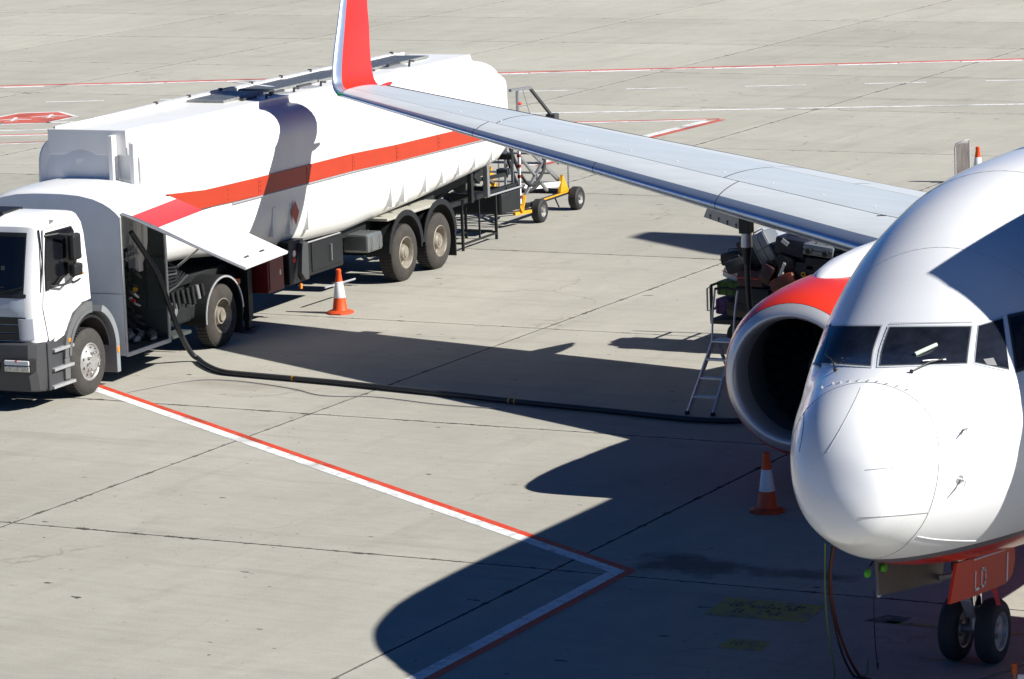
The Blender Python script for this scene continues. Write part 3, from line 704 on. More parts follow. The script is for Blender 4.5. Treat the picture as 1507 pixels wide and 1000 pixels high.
# a little tail at the tip trailing edge, nav light
MB().tube([wl_TE[0]+Vector((.1, -.25, .02)), wl_TE[0]+Vector((.02, .12, .03)), wl_TE[0]+Vector((0, .30, .05))], [.05, .045, .02], 8).obj('static_fairing', 'red', air, smooth=60)
MB().tube([wl_LE[0]+Vector((.10, -.02, 0)), wl_LE[0]+Vector((-.05, .03, .005)), wl_LE[1]+Vector((-.02, .06, 0))], [.02, .03, .02], 8).obj('navigation_light', mat('green_lens', (.02, .30, .12), .2), air, smooth=60)
# flap track fairings
for x, l0, l1, r in [(-9.45, -2.0, .75, .17), (-6.5, -2.3, .75, .2), (-12.6, -1.6, -.15, .13)]:
    le, te = le_te(x); zc = te.z-.16
    MB().tube([(x, te.y+l0, zc+.05), (x, te.y+l0*.7, zc-.02), (x, te.y+l0*.3, zc-.1), (x, te.y, zc-.16), (x, te.y+l1*.6, zc-.20), (x, te.y+l1, zc-.20)], [.03, r*.75, r, r*.85, r*.5, .02], 14).obj('flap_track_fairing', 'wing2', air, smooth=60)
# hinged access panel hanging open below the leading edge, with its latches
A, B, C, D = [w2l(p) for p in [(-8.61, 15.8, 2.88), (-8.0, 15.8, 2.72), (-8.11, 15.83, 2.54), (-8.70, 15.83, 2.71)]]
t_ = Vector((0, .03, 0)); op = MB().add([A, B, C, D, A+t_, B+t_, C+t_, D+t_], [(0, 1, 2, 3), (7, 6, 5, 4), (0, 4, 5, 1), (1, 5, 6, 2), (2, 6, 7, 3), (3, 7, 4, 0)]).obj('fuelling_panel_door', 'beige', air)
for i in range(4):
    p = D.lerp(C, (i+.6)/4.4)+(A-D)*.32; MB().tube([p+Vector((0, -.012, 0)), p+Vector((0, -.004, 0))], .012, 8).obj('latch', 'black', op)
    MB().obox(p+Vector((0, -.01, -.03)), (.010, .008, .05), Matrix.Identity(3)).obj('latch_slot', 'black', op)
MB().box(C.x-.02, C.x+.14, C.y-.06, C.y+.12, C.z-.04, C.z+.28, .01).obj('fuelling_receptacle', 'black', air)

# ---- engine
EC = w2l((-4.80, 10.16, 1.60))
def nac(prof, n=64, fl=.985):
    rows = []
    for a, r in prof:
        rr = []; r = r*1.09
        for k in range(n):
            t = 2*pi*k/n; z = r*sin(t)
            if z < 0: z *= fl
            rr.append((EC.x+r*cos(t), EC.y+a, EC.z+z))
        rows.append(rr)
    return MB().grid(rows, True)
nac([(.34, .690), (.22, .685), (.13, .692), (.06, .706), (.02, .722), (0, .742), (.010, .775), (.035, .810), (.075, .848), (.108, .872)]).obj('inlet_lip', 'lip', air, smooth=70)
nac([(1.15, .79), (.9, .775), (.6, .73), (.345, .691)]).obj('inlet_liner', 'liner', air, smooth=70)
nac([(.111, .877), (.13, .889), (.19, .922), (.30, .960), (.5, .995), (.9, 1.03), (1.35, 1.045), (1.5, 1.045)]).obj('inlet_cowl', 'red', air, smooth=70)
nac([(1.505, 1.046), (2.0, 1.04), (2.6, .99), (3.2, .90), (3.7, .80), (3.72, .74), (3.2, .72)]).obj('fan_cowl', 'red', air, smooth=70)
nac([(3.0, .60), (3.9, .56), (4.5, .42), (4.9, .33), (4.85, .28), (4.2, .3)]).obj('core_cowl', 'steel', air, smooth=70)
mb = MB(); mb.disc((EC.x, EC.y+1.16, EC.z), .87, 'y', 32); mb.obj('fan_shroud', 'black', air)
for k in range(24):
    t = 2*pi*k/24; rows = []
    for i in range(5):
        r = lerp(.22, .84, i/4); tw = lerp(.5, 1.15, i/4); wd = lerp(.10, .19, i/4)
        er = Vector((cos(t), 0, sin(t))); et = Vector((-sin(t), 0, cos(t))); dv_ = et*sin(tw)*wd/2+Vector((0, 1, 0))*cos(tw)*wd/2
        c = Vector((EC.x, EC.y+1.02, EC.z))+er*r; rows.append([c-dv_, c+dv_])
    MB().grid(rows).obj('fan_blade', 'fan', air, smooth=60, fix=False)
MB().lathe([(.62, .005), (.68, .06), (.80, .13), (.95, .19), (1.08, .225), (1.12, .225)], 24, 'y', (EC.x, EC.y, EC.z)).obj('spinner', 'liner', air, smooth=60)
# pylon fairing: white hump from nacelle crown to the leading edge
rows = []
for yy, zt_, hw, zb_ in [(.95, 1.015, .05, .9), (1.1, 1.065, .17, .9), (1.35, 1.13, .27, .85), (1.8, 1.20, .32, .8), (2.4, 1.235, .32, .7), (3.0, 1.24, .29, .6), (3.6, 1.22, .25, .5), (4.3, 1.18, .21, .45), (5.2, 1.05, .16, .45)]:
    r = []
    for k in range(17):
        t = pi*k/16; r.append((EC.x+hw*1.1*cos(t), EC.y+yy, EC.z+.09+zb_+(zt_-zb_)*sin(t)**.6))
    rows.append(r)
MB().grid(rows).obj('pylon_fairing', 'white', air, smooth=60)
rows = []
for a, w0, w1 in [(1.30, 55, 95), (1.5, 48, 100), (2.0, 44, 104), (2.6, 44, 104), (3.2, 48, 100)]:
    rr = 1.09*{1.30: 1.043, 1.5: 1.046, 2.0: 1.04, 2.6: .99, 3.2: .90}[a]+.006
    rows.append([(EC.x+rr*cos(radians(lerp(w0, w1, i/14))), EC.y+a, EC.z+rr*sin(radians(lerp(w0, w1, i/14)))) for i in range(15)])
MB().grid(rows).obj('white_cowl_patch', 'white', air, smooth=60)
for (a, d) in [(1.9, 72), (2.2, 62), (2.5, 80), (2.1, 84)]:
    rr = 1.15; p = Vector((EC.x+rr*cos(radians(d)), EC.y+a, EC.z+rr*sin(radians(d)))); MB().obox(p, (.012, .09, .02), Matrix.Rotation(.5, 3, 'Z')).obj('cowl_latch', 'steel', air)
# port engine and wing (beyond the frame, but it casts and reflects)
def mirror(o):
    me = o.data.copy()
    for v in me.vertices: v.co.x = -v.co.x+.0
    me.flip_normals(); c = o.copy(); c.data = me; COL.objects.link(c); c.parent = o.parent; return c
for o in [x for x in air.children if x.name.split('.')[0] in ('inlet_lip', 'inlet_cowl', 'fan_cowl', 'core_cowl', 'wing_box', 'slat', 'slat_cove_panel', 'upper_skin', 'aileron', 'outboard_flap', 'inboard_flap', 'spoiler', 'lower_skin', 'winglet', 'wing_root_panel', 'leading_edge_fillet', 'fan_shroud', 'inlet_liner')]: mirror(o)
# tail
rows = []
for z, yl, yt, t in [(4.9, 26.0, 32.6, .32), (6.0, 27.2, 32.7, .28), (9.0, 29.2, 32.75, .18), (11.37, 30.57, 32.8, .12), (13.15, 32.3, 33.1, .06)]:
    rows.append([(t*s*(1-abs(2*k/10-1)**2)**.5*1.0, lerp(yl, yt, k/10), z) for s, ks in ((1, range(11)), (-1, range(9, 0, -1))) for k in ks])
MB().grid(rows, True).obj('tail_fin', 'red', air, smooth=40)
for sgn in (-1, 1):
    rows = []
    for x, yl, yt, z, t in [(.4, 28.3, 32.0, 4.4, .2), (7.1, 31.6, 33.0, 5.1, .07)]:
        rows.append([(sgn*x, lerp(yl, yt, k/10), z+t*s*(1-abs(2*k/10-1)**2)**.5) for s, ks in ((1, range(11)), (-1, range(9, 0, -1))) for k in ks])
    MB().grid(rows, True).obj('tailplane', 'wing', air, smooth=40)
# wing root belly fairing
MB().tube([(0, 9.8, 1.7), (0, 11, 1.5), (0, 13, 1.45), (0, 17, 1.45), (0, 19.5, 1.6), (0, 21, 1.9)], [.8, 1.5, 1.95, 1.95, 1.6, .8], 28).obj('belly_fairing', 'red', air, smooth=60)

# ---- nose gear
gx, gy = w2l((0, 4.05, 0)).x, w2l((0, 4.05, 0)).y
for sx in (-.20, .20):
    x = gx+sx; t_ = MB().lathe([(-.095, .20), (-.100, .26), (-.088, .315), (-.05, .340), (0, .346), (.05, .340), (.088, .315), (.100, .26), (.095, .20)], 40, 'x', (x, gy, .346)).obj('nose_wheel', 'tyre_ac', air, smooth=50)
    for sd_ in (-1, 1):
        MB().lathe([(sd_*.096, .205), (sd_*.090, .19), (sd_*.05, .175), (sd_*.045, .09), (sd_*.075, .07), (sd_*.078, .0)], 28, 'x', (x, gy, .346)).obj('wheel_hub', 'rimw', t_, smooth=40)
MB().tube([(gx-.12, gy, .346), (gx+.12, gy, .346)], .05, 12).obj('axle', 'steel', air)
MB().tube([(gx, gy, .35), (gx, gy, .75), (gx, gy+.02, 1.35)], [.055, .06, .09], 14).obj('gear_strut', 'alu', air, smooth=50)
MB().tube([(gx, gy-.02, .62), (gx, gy-.02, .80)], .085, 16).obj('chrome_piston', 'chrome', air, smooth=50)
MB().beam((gx, gy-.08, .50), (gx, gy-.26, .72), .10, .04).beam((gx, gy-.26, .72), (gx, gy-.08, .95), .08, .04).obj('torque_link', 'alu', air)
MB().beam((gx, gy-.05, 1.0), (gx, gy-.9, 1.4), .06, .06).obj('drag_brace', 'steel', air)
tl = MB().tube([(gx, gy-.12, .86), (gx, gy-.20, .86)], .085, 16).obj('taxi_light', 'darkgrey', air)
MB().disc((gx, gy-.205, .86), .075, 'y').obj('lens', 'lens', tl)
MB().tube([(gx-.2, gy-.1, .92), (gx-.33, gy-.14, .90), (gx-.36, gy-.14, .86)], .035, 8).obj('steering_actuator', 'alu', air)
MB().box(gx-.18, gx+.05, gy-.2, gy+.06, 1.0, 1.25, .02).obj('steering_unit', 'darkgrey', air)
# nose gear doors
def door(x, pts, m, nm, th=.03):
    L = [w2l((x, y, z)) for y, z in pts]; n = len(L); L2 = [p+Vector((-th if x > 0 else th, 0, 0)) for p in L]
    return MB().add(L+L2, [tuple(range(n)), tuple(range(2*n-1, n-1, -1))]+[(i, (i+1) % n, n+(i+1) % n, n+i) for i in range(n)]).obj(nm, m, air)
dp = door(.45, [(2.47, 1.44), (2.27, 1.07), (2.8, 1.01), (3.41, .96), (3.80, .93), (3.98, .98), (4.07, 1.12), (4.06, 1.28)], mat('gear_door_red', (.60, .040, .014), .5, spec=.25), 'nose_gear_door')
dp['label'] = 'red nose gear door lettered LD'
dst = door(-.35, [(2.27, 1.44), (2.32, 1.08), (3.99, .84), (4.02, 1.10), (4.0, 1.25)], mat('gear_door_inner', (.11, .105, .10), .5, var=.3), 'nose_gear_door')
MB().beam(w2l((-.34, 2.32, 1.44)), w2l((-.34, 2.35, 1.06)), .05, .03).obj('door_edge_frame', 'wing', dst)
# white stripe and letters on the red door (flat print, 3 mm proud)
def on_door(y, z): return w2l((.454, y, z))
MB().add([on_door(3.83, 1.245), on_door(3.87, 1.25), on_door(3.84, .955), on_door(3.80, .95)], [(0, 1, 2, 3)]).obj('door_stripe', 'sign_white', dp)
def letter(segs, nm):
    mb = MB()
    for (a, b) in segs:
        A_ = Vector(a); B_ = Vector(b); d = (B_-A_).normalized(); n_ = Vector((-d.y, d.x))*.014
        q = [A_-n_-d*.010, B_-n_+d*.010, B_+n_+d*.010, A_+n_-d*.010]; mb.add([on_door(*p) for p in q], [(0, 1, 2, 3)])
    return mb.obj(nm, 'sign_white', dp)
letter([((2.96, 1.24), (2.94, 1.06)), ((2.94, 1.06), (3.04, 1.055))], 'letter_L')
letter([((3.13, 1.235), (3.11, 1.05)), ((3.13, 1.235), (3.20, 1.225)), ((3.20, 1.225), (3.235, 1.18)), ((3.235, 1.18), (3.23, 1.10)), ((3.23, 1.10), (3.19, 1.055)), ((3.19, 1.055), (3.11, 1.05))], 'letter_D')
# red tow pin flag
MB().add([w2l(p) for p in [(.30, 3.72, .96), (.36, 3.74, .95), (.40, 3.78, .70), (.36, 3.76, .70)]], [(0, 1, 2, 3)]).obj('pin_flag', 'pinkred', air)
# gear bay edge trim (yellow-white line)
MB().tube([w2l((.47, 2.9, 1.385)), w2l((.50, 3.6, 1.33)), w2l((.50, 4.3, 1.30))], .010, 6).obj('bay_edge_strip', 'sign_white', air)
# ------------------------------------------------------------------ fuel tanker (local frame: near side x=0, far side x=-2.5, y=0 at the front wheel, +y to the rear)
trk = thing('fuel_tanker_truck', 'white aircraft refuelling tanker with orange stripe, side cabinet door raised, parked beneath the wing tip', 'tanker truck', (-17.83, 13.61, 0), radians(4.3987))
W2 = 2.5
# ---- cab
side = [(-1.42, 1.02), (-1.05, .97), (-.68, 1.02), (-.60, 1.10), (-.42, 1.31), (-.12, 1.42), (.13, 1.44), (.10, 1.9), (.02, 2.55), (-.04, 2.72), (-.12, 2.80), (-.55, 2.86), (-.95, 2.84), (-1.22, 2.70), (-1.33, 2.2), (-1.42, 1.75), (-1.45, 1.5)]
def inset_profile(poly, dx): return poly
rows = []
def cabring(x, k):   # k 0..1 rounding toward the side
    r = []
    for y, z in side:
        cy, cz = -.65, 1.9; yy = y; zz = z
        if z > 2.4: zz = z-(k**2)*.10
        if y < -1.0: yy = y+(k**2)*.13
        r.append((x, yy, zz))
    return r
for x, k in [(-.03, 1), (-.06, .7), (-.12, .4), (-.22, .15), (-.4, 0), (-1.25, -.0), (-2.1, 0), (-2.28, .15), (-2.38, .4), (-2.44, .7), (-2.47, 1)]:
    r = cabring(x, k)
    if k > 0: r = [(p[0], lerp(p[1], -.65, 0), p[2]) for p in r]
    rows.append(r)
mb = MB().grid([[Vector(p) for p in r]+[Vector(r[0])] for r in rows]); n = len(side)
mb.add(rows[0], [tuple(range(n))]); mb.add(rows[-1], [tuple(range(n))])
cab = mb.obj('cab', 'truckwhite', trk, smooth=35)
# windscreen, curved pane with black surround
def front(x, z):   # y of the cab face
    k = max(0, (abs(x+1.25)-.95)/.25); zz = [(1.02, -1.42), (1.5, -1.45), (1.75, -1.42), (2.2, -1.33), (2.70, -1.22), (2.84, -.95)]
    y = zz[-1][1]
    for (a, ya), (b, yb) in zip(zz, zz[1:]):
        if z <= b: y = lerp(ya, yb, max(0, (z-a)/(b-a))); break
    return y+min(k, 1)**2*.12
def fpatch(name, x0, x1, z0, z1, off, m, parent=cab, nx=14, nz=6, rnd=0):
    rows = []
    for j in range(nz+1):
        z = lerp(z0, z1, j/nz); rows.append([(x, front(x, z)-off, z) for x in [lerp(x0, x1, i/nx) for i in range(nx+1)]])
    top = rows; back = [[(p[0], p[1]+off+.01, p[2]) for p in r] for r in rows]
    b = MB().grid(rows)
    bd = rows[0]+[r[-1] for r in rows[1:]]+rows[-1][::-1][1:]+[r[0] for r in rows[::-1][1:]]
    b.grid([bd, [(p[0], p[1]+off+.01, p[2]) for p in bd]])
    return b.obj(name, m, parent, smooth=40)
fpatch('windscreen_surround', -2.44, -.06, 1.72, 2.62, .010, 'black')
ws = fpatch('windscreen', -2.38, -.12, 1.80, 2.56, .016, 'glass')
fpatch('inspection_sticker', -.62, -.56, 2.08, 2.14, .019, 'darkgrey', ws, 1, 1)
fpatch('front_panel', -2.36, -.14, 1.42, 1.68, .022, mat('cab_front_shaded_white', (.42, .47, .53), .35, coat=.2, var=.05))  # white panel, its bluish shade is put into the base colour
fpatch('wiper_cowl', -2.42, -.10, 1.685, 1.74, .028, 'black')
for k in range(3):
    z0 = 1.06+k*.118; fpatch('grille_slat', -2.1, -.30+.05*k, z0, z0+.10, .05-.012*k, 'black')
fpatch('corner_deflector', -.30, -.10, 1.07, 1.38, .05, mat('deflector_silver', (.30, .33, .38), .4), nx=6)
fpatch('corner_deflector', -2.4, -2.2, 1.07, 1.38, .05, 'truckgrey', nx=6)
for k in range(2):
    b = MB().tube([(-1.3+.55*k, -1.46, 1.72), (-.9+.55*k, -1.44, 1.82), (-.55+.55*k if k == 0 else -.25, -1.44, 1.84)], .009, 6); b.obj('wiper', 'black', cab)
# bumper
rows = []
for x, dy in [(-2.44, .35), (-2.42, .16), (-2.34, .04), (-2.1, 0), (-.4, 0), (-.16, .04), (-.07, .14), (-.03, .34), (-.02, .55)]:
    rows.append([(x, -1.46+dy, 1.04), (x, -1.53+dy, 1.00), (x, -1.56+dy, .62), (x, -1.53+dy, .50), (x, -1.50+dy, .32), (x, -1.36+dy, .28)])
bmp = MB().grid(rows); bmp.add([r[0] for r in rows]+[r[-1] for r in rows], []); bump = bmp.obj('bumper', 'bumper', trk, smooth=30)
MB().box(-2.3, -.2, -1.35, -1.28, .3, 1.05).obj('bumper_backing', 'black', bump)
MB().box(-1.9, -.6, -1.565, -1.5, .62, .80, .01).obj('bumper_intake', 'black', bump)
for s_ in (0, 1):
    x0, x1 = ((-.52, -.10) if s_ == 0 else (-2.36, -1.94))
    hh = MB().box(x0-.02, x1+.02, -1.575, -1.40, .60, .80, .02).obj('headlight', 'black', bump)
    MB().box(x0, x1, -1.590, -1.42, .715, .785, .015).obj('indicator_lens', 'sign_white', hh)
    MB().box(x0, x1, -1.590, -1.42, .615, .705, .015).obj('lamp_lens', 'lens', hh)
    MB().box(x0+.19, x0+.22, -1.594, -1.5, .76, .785).obj('marker_dot', 'sign_red', hh)
# side of the cab: door outline, window, handle, fender, steps
dr = MB()
dpoly = [(-1.13, 2.66), (-.23, 2.64), (-.10, 2.3), (-.03, 1.6), (-.05, 1.45), (-.20, 1.42), (-.46, 1.33), (-.64, 1.08), (-1.12, 1.0), (-1.24, 1.5), (-1.20, 1.78)]
dr.prism(dpoly, -.028, -.018, 'x'); door_ = dr.obj('cab_door', 'truckwhite', cab)
seal = [(y*1.0, z) for y, z in dpoly]
MB().tube([(-.019, y, z) for y, z in dpoly+[dpoly[0]]], .006, 5).obj('door_gap', 'line_mid', door_)
wpoly = [(-1.06, 2.58), (-.36, 2.58), (-.29, 2.50), (-.25, 2.1), (-.28, 1.98), (-.60, 1.90), (-.80, 1.80), (-1.14, 1.78), (-1.13, 2.1)]
MB().prism([(lerp(y, -.7, -.05), lerp(z, 2.2, -.06)) for y, z in wpoly], -.02, -.012, 'x').obj('window_seal', 'black', door_)
MB().prism(wpoly, -.014, -.007, 'x').obj('side_window', 'glass', door_)
MB().tube([(-.005, -.40, 1.77), (.012, -.34, 1.775), (.012, -.22, 1.79), (-.005, -.18, 1.79)], .014, 8).obj('door_handle', 'black', door_)
MB().box(-.02, -.012, -.12, -.05, 1.83, 1.93).obj('warning_sticker', 'sign_white', cab); MB().box(-.011, -.008, -.115, -.055, 1.84, 1.87).obj('warning_sticker', 'amber', cab)
MB().box(-.04, .0, -.93, -.85, 2.73, 2.77, .008).obj('roof_marker_lamp', 'steel', cab)
MB().box(-1.9, -.75, -1.02, -.45, 2.84, 2.885, .02).obj('roof_hatch', 'black', cab)
MB().tube([(-.06, -1.17, 2.66), (.0, -1.22, 2.2), (-.03, -1.27, 1.75)], .012, 6).obj('grab_handle', 'black', cab)
# mirrors
mr = MB().box(.06, .18, -.62, -.38, 2.12, 2.52, .05).obj('wing_mirror', 'black', cab)
MB().box(.055, .17, -.60, -.36, 1.88, 2.07, .04).obj('wide_mirror', 'black', mr)
MB().tube([(-.02, -1.10, 2.56), (.10, -.92, 2.57), (.13, -.60, 2.50)], .018, 8).obj('mirror_arm', 'black', mr)
MB().tube([(-.02, -1.10, 1.84), (.02, -1.0, 1.80), (.09, -.75, 1.80), (.12, -.52, 1.90), (.12, -.52, 2.1)], .018, 8).obj('mirror_arm', 'black', mr)
MB().box(-.04, .02, -1.16, -1.04, 1.76, 1.90, .02).obj('mirror_bracket', 'black', mr)
# fender arch (two pieces)
def arch(name, a0, a1, r0, r1, x0, x1, m, yc=0.0, zc=.5, n=20, parent=trk, zs=1.0):
    rows = []
    for i in range(n+1):
        t = radians(lerp(a0, a1, i/n)); c, s = cos(t), sin(t)
        rows.append([(x0, yc+r0*c, zc+r0*s*zs), (x1, yc+r0*c, zc+r0*s*zs), (x1, yc+r1*c, zc+r1*s*zs), (x0, yc+r1*c, zc+r1*s*zs), (x0, yc+r0*c, zc+r0*s*zs)])
    b = MB().grid(rows); b.add(rows[0][:4], [(0, 1, 2, 3)]); b.add(rows[-1][:4], [(0, 1, 2, 3)])
    return b.obj(name, m, parent, smooth=30)
fn = arch('front_fender', 82, 178, .60, .745, -.42, .012, 'midgrey', yc=.0, zc=.66)
arch('fender_lip', 84, 176, .585, .645, -.42, .03, 'midgrey', yc=.0, zc=.66, parent=fn)
MB().box(-.40, .005, -.745, -.60, .36, .68, .015).obj('fender_foot', 'midgrey', fn)
fr_ = arch('rear_fender', 2, 66, .66, .76, -.42, .0, 'fenderlight', yc=.10, zc=.60)
MB().box(-.40, .0, .76, .86, .20, .64, .01).obj('mudflap', 'fenderlight', fr_)
MB().box(-.006, .012, .775, .83, .50, .60, .01).obj('side_marker', 'amber', fr_)
arch('wheel_well', 5, 175, .56, .60, -.75, -.03, 'black', yc=.04, zc=.60, parent=fr_)
MB().box(-2.3, -.45, -1.3, .9, .55, 1.15).obj('engine_block', 'chassis', trk)
MB().box(-.03, .022, -.635, -.575, .905, .965, .012).obj('side_marker', 'amber', fn)
# steps
MB().box(-.38, -.04, -1.16, -.64, .28, 1.0).obj('step_well', 'bumper', trk)
for k, (z, y0, y1, x1) in enumerate([(.865, -1.05, -.50, .03), (.585, -1.08, -.52, .03), (.33, -1.12, -.50, .03)]):
    st = MB().box(-.22, x1, y0, y1, z-.04, z+.005, .008).obj('step', 'alu', trk)
    mb = MB()
    for i in range(9):
        for j in range(3): mb.box(-.19+j*.07, -.16+j*.07, y0+.03+i*.056, y0+.06+i*.056, z+.005, z+.011)
    mb.obj('tread_grip', 'steel', st)
MB().box(-.36, -.0, -1.20, -1.12, .28, 1.0, .02).obj('step_side', 'bumper', trk); MB().box(-.36, -.015, -.66, -.60, .26, .9, .01).obj('step_side', 'bumper', trk)
# ---- wheels
def wheel(name, yc, r, x_out, w_, tm='tyre', rm='rim', kind='drive', n=44):
    x1 = x_out; x0 = x_out-w_; rr = .56*r
    prof = [(x0, rr), (x0-.004, .72*r), (x0+.02, .93*r), (x0+.05, .985*r), (x0+.05, r), (x1-.05, r), (x1-.05, .985*r), (x1-.02, .93*r), (x1+.004, .72*r), (x1-.008, rr)]
    t_ = MB().lathe(prof, n, 'x', (0, yc, r)).obj('wheel', tm, trk, smooth=40)
    # tread grooves as raised lugs
    mb = MB()
    for k in range(48):
        t = 2*pi*k/48
        for q in range(3):
            xa = lerp(x0+.05, x1-.05, (q+.08)/3); xb = lerp(x0+.05, x1-.05, (q+.92)/3)
            c = Vector(((xa+xb)/2, yc+(r+.003)*cos(t), r+(r+.003)*sin(t))); er = Vector((0, cos(t), sin(t))); et = Vector((0, -sin(t), cos(t)))
            mb.obox(c, (xb-xa, .042, .014), Matrix((Vector((1, 0, 0)), et, er)).transposed())
    mb.obj('tread', 'rubber', t_, kind='stuff')
    if kind == 'front':
        pr = [(x1-.010, rr+.012), (x1-.0, rr-.01), (x1-.02, rr-.03), (x1+.005, rr-.06), (x1+.03, .135*1.1), (x1+.055, .12), (x1+.06, .0)]
    elif kind == 'drive':
        pr = [(x1-.012, rr+.012), (x1-.002, rr-.008), (x1-.03, rr-.03), (x1-.15, rr-.07), (x1-.17, .15), (x1-.10, .145), (x1-.04, .13), (x1-.035, 0)]
    else:
        pr = [(x1-.012, rr+.012), (x1-.0, rr-.008), (x1-.03, rr-.03), (x1-.13, rr-.05), (x1-.15, .155), (x1-.06, .15), (x1-.02, .12), (x1-.015, 0)]
    rim = MB().lathe(pr, 40, 'x', (0, yc, r)).obj('rim', rm, t_, smooth=35)
    mb = MB()
    for k in range(10):
        t = 2*pi*k/10; rr2 = .145 if kind == 'front' else .118; c = (0, yc+rr2*cos(t), r+rr2*sin(t)); x = {'front': x1+.02, 'drive': x1-.10, 'trail': x1-.09}[kind]
        mb.tube([(x-.01, c[1], c[2]), (x+(.06 if kind == 'front' else .03), c[1], c[2])], .016, 8)
    mb.obj('wheel_nut_ring', 'chrome' if kind == 'front' else rm, t_)
    if kind == 'front':
        mb = MB()
        for k in range(10):
            t = 2*pi*(k+.5)/10; c = (x1+.002, yc+.205*cos(t), r+.205*sin(t)); mb.tube([(x1-.012, c[1], c[2]), (x1+.0095, c[1]*1.0, c[2])], .024, 10)
        mb.obj('hand_hole_ring', 'black', t_, kind='stuff')
    if kind != 'front':
        MB().tube([(x1-.10, yc, r), (x1-.005, yc, r)], .085, 16).obj('hub', rm, t_, smooth=40)
    return t_
wheel('wheel', 0.0, .5, -.01, .30, 'tyre', 'rimw', 'front'); wheel('wheel', 0.0, .5, -2.2, .30, 'tyre', 'rimw', 'front')
wheel('wheel', 4.17, .5, -.02, .29, 'tyre_dust', 'rim', 'drive'); wheel('wheel', 4.17, .5, -2.19, .29, 'tyre_dust', 'rim', 'drive')
for yc in (10.90, 12.30):
    wheel('wheel', yc, .5, -.02, .34, 'tyre_dust', 'rim', 'trail'); wheel('wheel', yc, .5, -2.14, .34, 'tyre_dust', 'rim', 'trail')
for yc in (0, 4.17, 10.9, 12.3): MB().tube([(-2.3, yc, .5), (-.2, yc, .5)], .08, 10).obj('axle', 'chassis', trk)
# ---- hose cabinet behind the cab
CY0, CY1 = 1.05, 2.42
topz = lambda x: 2.50+.36*max(0, 1-((abs(x+1.25))/1.26)**3.2)**.8   # arched front edge
xs = [0, -.03, -.08, -.16, -.28, -.45, -.7, -1.0, -1.25, -1.5, -1.8, -2.05, -2.22, -2.34, -2.42, -2.47, -2.5]
fr = [(x, CY0, topz(x)) for x in xs]
cb = MB(); cb.add([(0, CY0, .40), (0, CY0, 2.50)]+fr[1:-1]+[(-2.5, CY0, 2.5), (-2.5, CY0, .40)], [tuple(range(len(fr)+2))])
cabi = cb.obj('hose_cabinet', 'truckgrey', trk)
rows = []
for y, dz, k in [(CY0, 0, 0), (CY0+.04, .035, 0), (CY0+.3, .07, .0), (CY0+.9, .085, 0), (CY1+.2, .075, 0), (CY1+.75, .05, 0)]:
    rows.append([(x, y, topz(x)+dz*(1 if abs(x+1.25) < 1.2 else .3)) for x in xs])
MB().grid(rows).obj('roof_panel', 'truckwhite', cabi, smooth=50)
for sx, sm in ((-2.5, 'truckgrey'),): MB().box(sx, sx+.02, CY0, CY1+.7, .4, 2.5).obj('side_panel', sm, cabi)
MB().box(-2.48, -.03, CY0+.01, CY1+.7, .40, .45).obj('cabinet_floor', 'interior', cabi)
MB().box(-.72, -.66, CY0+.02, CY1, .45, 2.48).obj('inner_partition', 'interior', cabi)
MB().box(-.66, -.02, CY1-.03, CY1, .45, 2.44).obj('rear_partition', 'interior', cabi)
MB().box(-.70, -.02, CY0+.005, CY0+.03, .45, 2.50).obj('front_partition', 'truckgrey', cabi)
MB().box(-.012, .004, CY0-.004, CY0+.05, .39, 2.53, .004).obj('door_frame_post', 'alu', cabi)
MB().box(-.02, .006, CY1-.055, CY1, .44, 2.46, .004).obj('door_frame_post', 'alu', cabi)
MB().box(-.02, .007, CY0+.05, CY1, .38, .445, .004).obj('door_sill', 'alu', cabi)
MB().tube([(-.003, CY0+.002, 1.35), (-2.4, CY0-.003, 1.35)], .004, 4).obj('panel_seam', 'line_mid', cabi)
MB().box(-1.1, -.05, CY0-.012, CY0-.002, 1.348, 1.353).obj('panel_seam', 'line_mid', cabi)
# equipment inside the cabinet
MB().add([(-.60, 2.30, 1.90), (-.42, 2.31, 1.86), (-.40, 2.31, 2.14), (-.56, 2.30, 2.20)], [(0, 1, 2, 3)]).obj('instruction_sheet', 'sign_white', cabi)
for k in range(5):
    vb = MB().tube([(-.60+.05*k, 2.22, 1.66+.02*k), (-.60+.05*k, 2.22, 1.80+.02*k)], .022, 8).obj('valve_stem', 'alu', cabi)
    MB().tube([(-.63+.05*k, 2.16, 1.70+.02*k), (-.57+.05*k, 2.20, 1.70+.02*k)], .018, 6).obj('valve_lever', 'steel', vb)
eq = random.Random(5)
for k in range(7):
    z = 1.52-.15*k+eq.uniform(-.03, .03); dx = eq.uniform(-.05, .08); p = MB().tube([(-.66, 2.30, z), (-.56+dx*.5, 2.20, z-.02), (-.46+dx, 2.18, z-.04+eq.uniform(-.06, .02)), (-.44+dx, 2.26, z-.12)], eq.choice([.018, .024, .034]), 8).obj('pipe', eq.choice(['darkgrey', 'steel', 'interior', 'alu']), cabi, smooth=60)
    MB().tube([(-.52+dx, 2.16, z+.01), (-.52+dx, 2.12, z+.01)], eq.choice([.022, .034, .042]), 14).obj('gauge', 'sign_white' if k == 3 else 'darkgrey', p)
for (x, y, z, s_, m_) in [(-.58, 2.1, .55, .09, 'steel'), (-.46, 2.0, .52, .07, 'alu'), (-.36, 2.15, .52, .08, 'steel'), (-.22, 2.2, .54, .09, 'darkgrey'), (-.52, 1.8, .52, .07, 'alu'), (-.3, 1.9, .50, .06, 'alu'), (-.12, 2.1, .50, .05, 'steel')]:
    MB().tube([(x, y, z), (x+.03, y-.10, z+.01), (x+.05, y-.16, z)], [s_, s_*.7, s_*.4], 12).obj('coupling', m_, cabi, smooth=50)
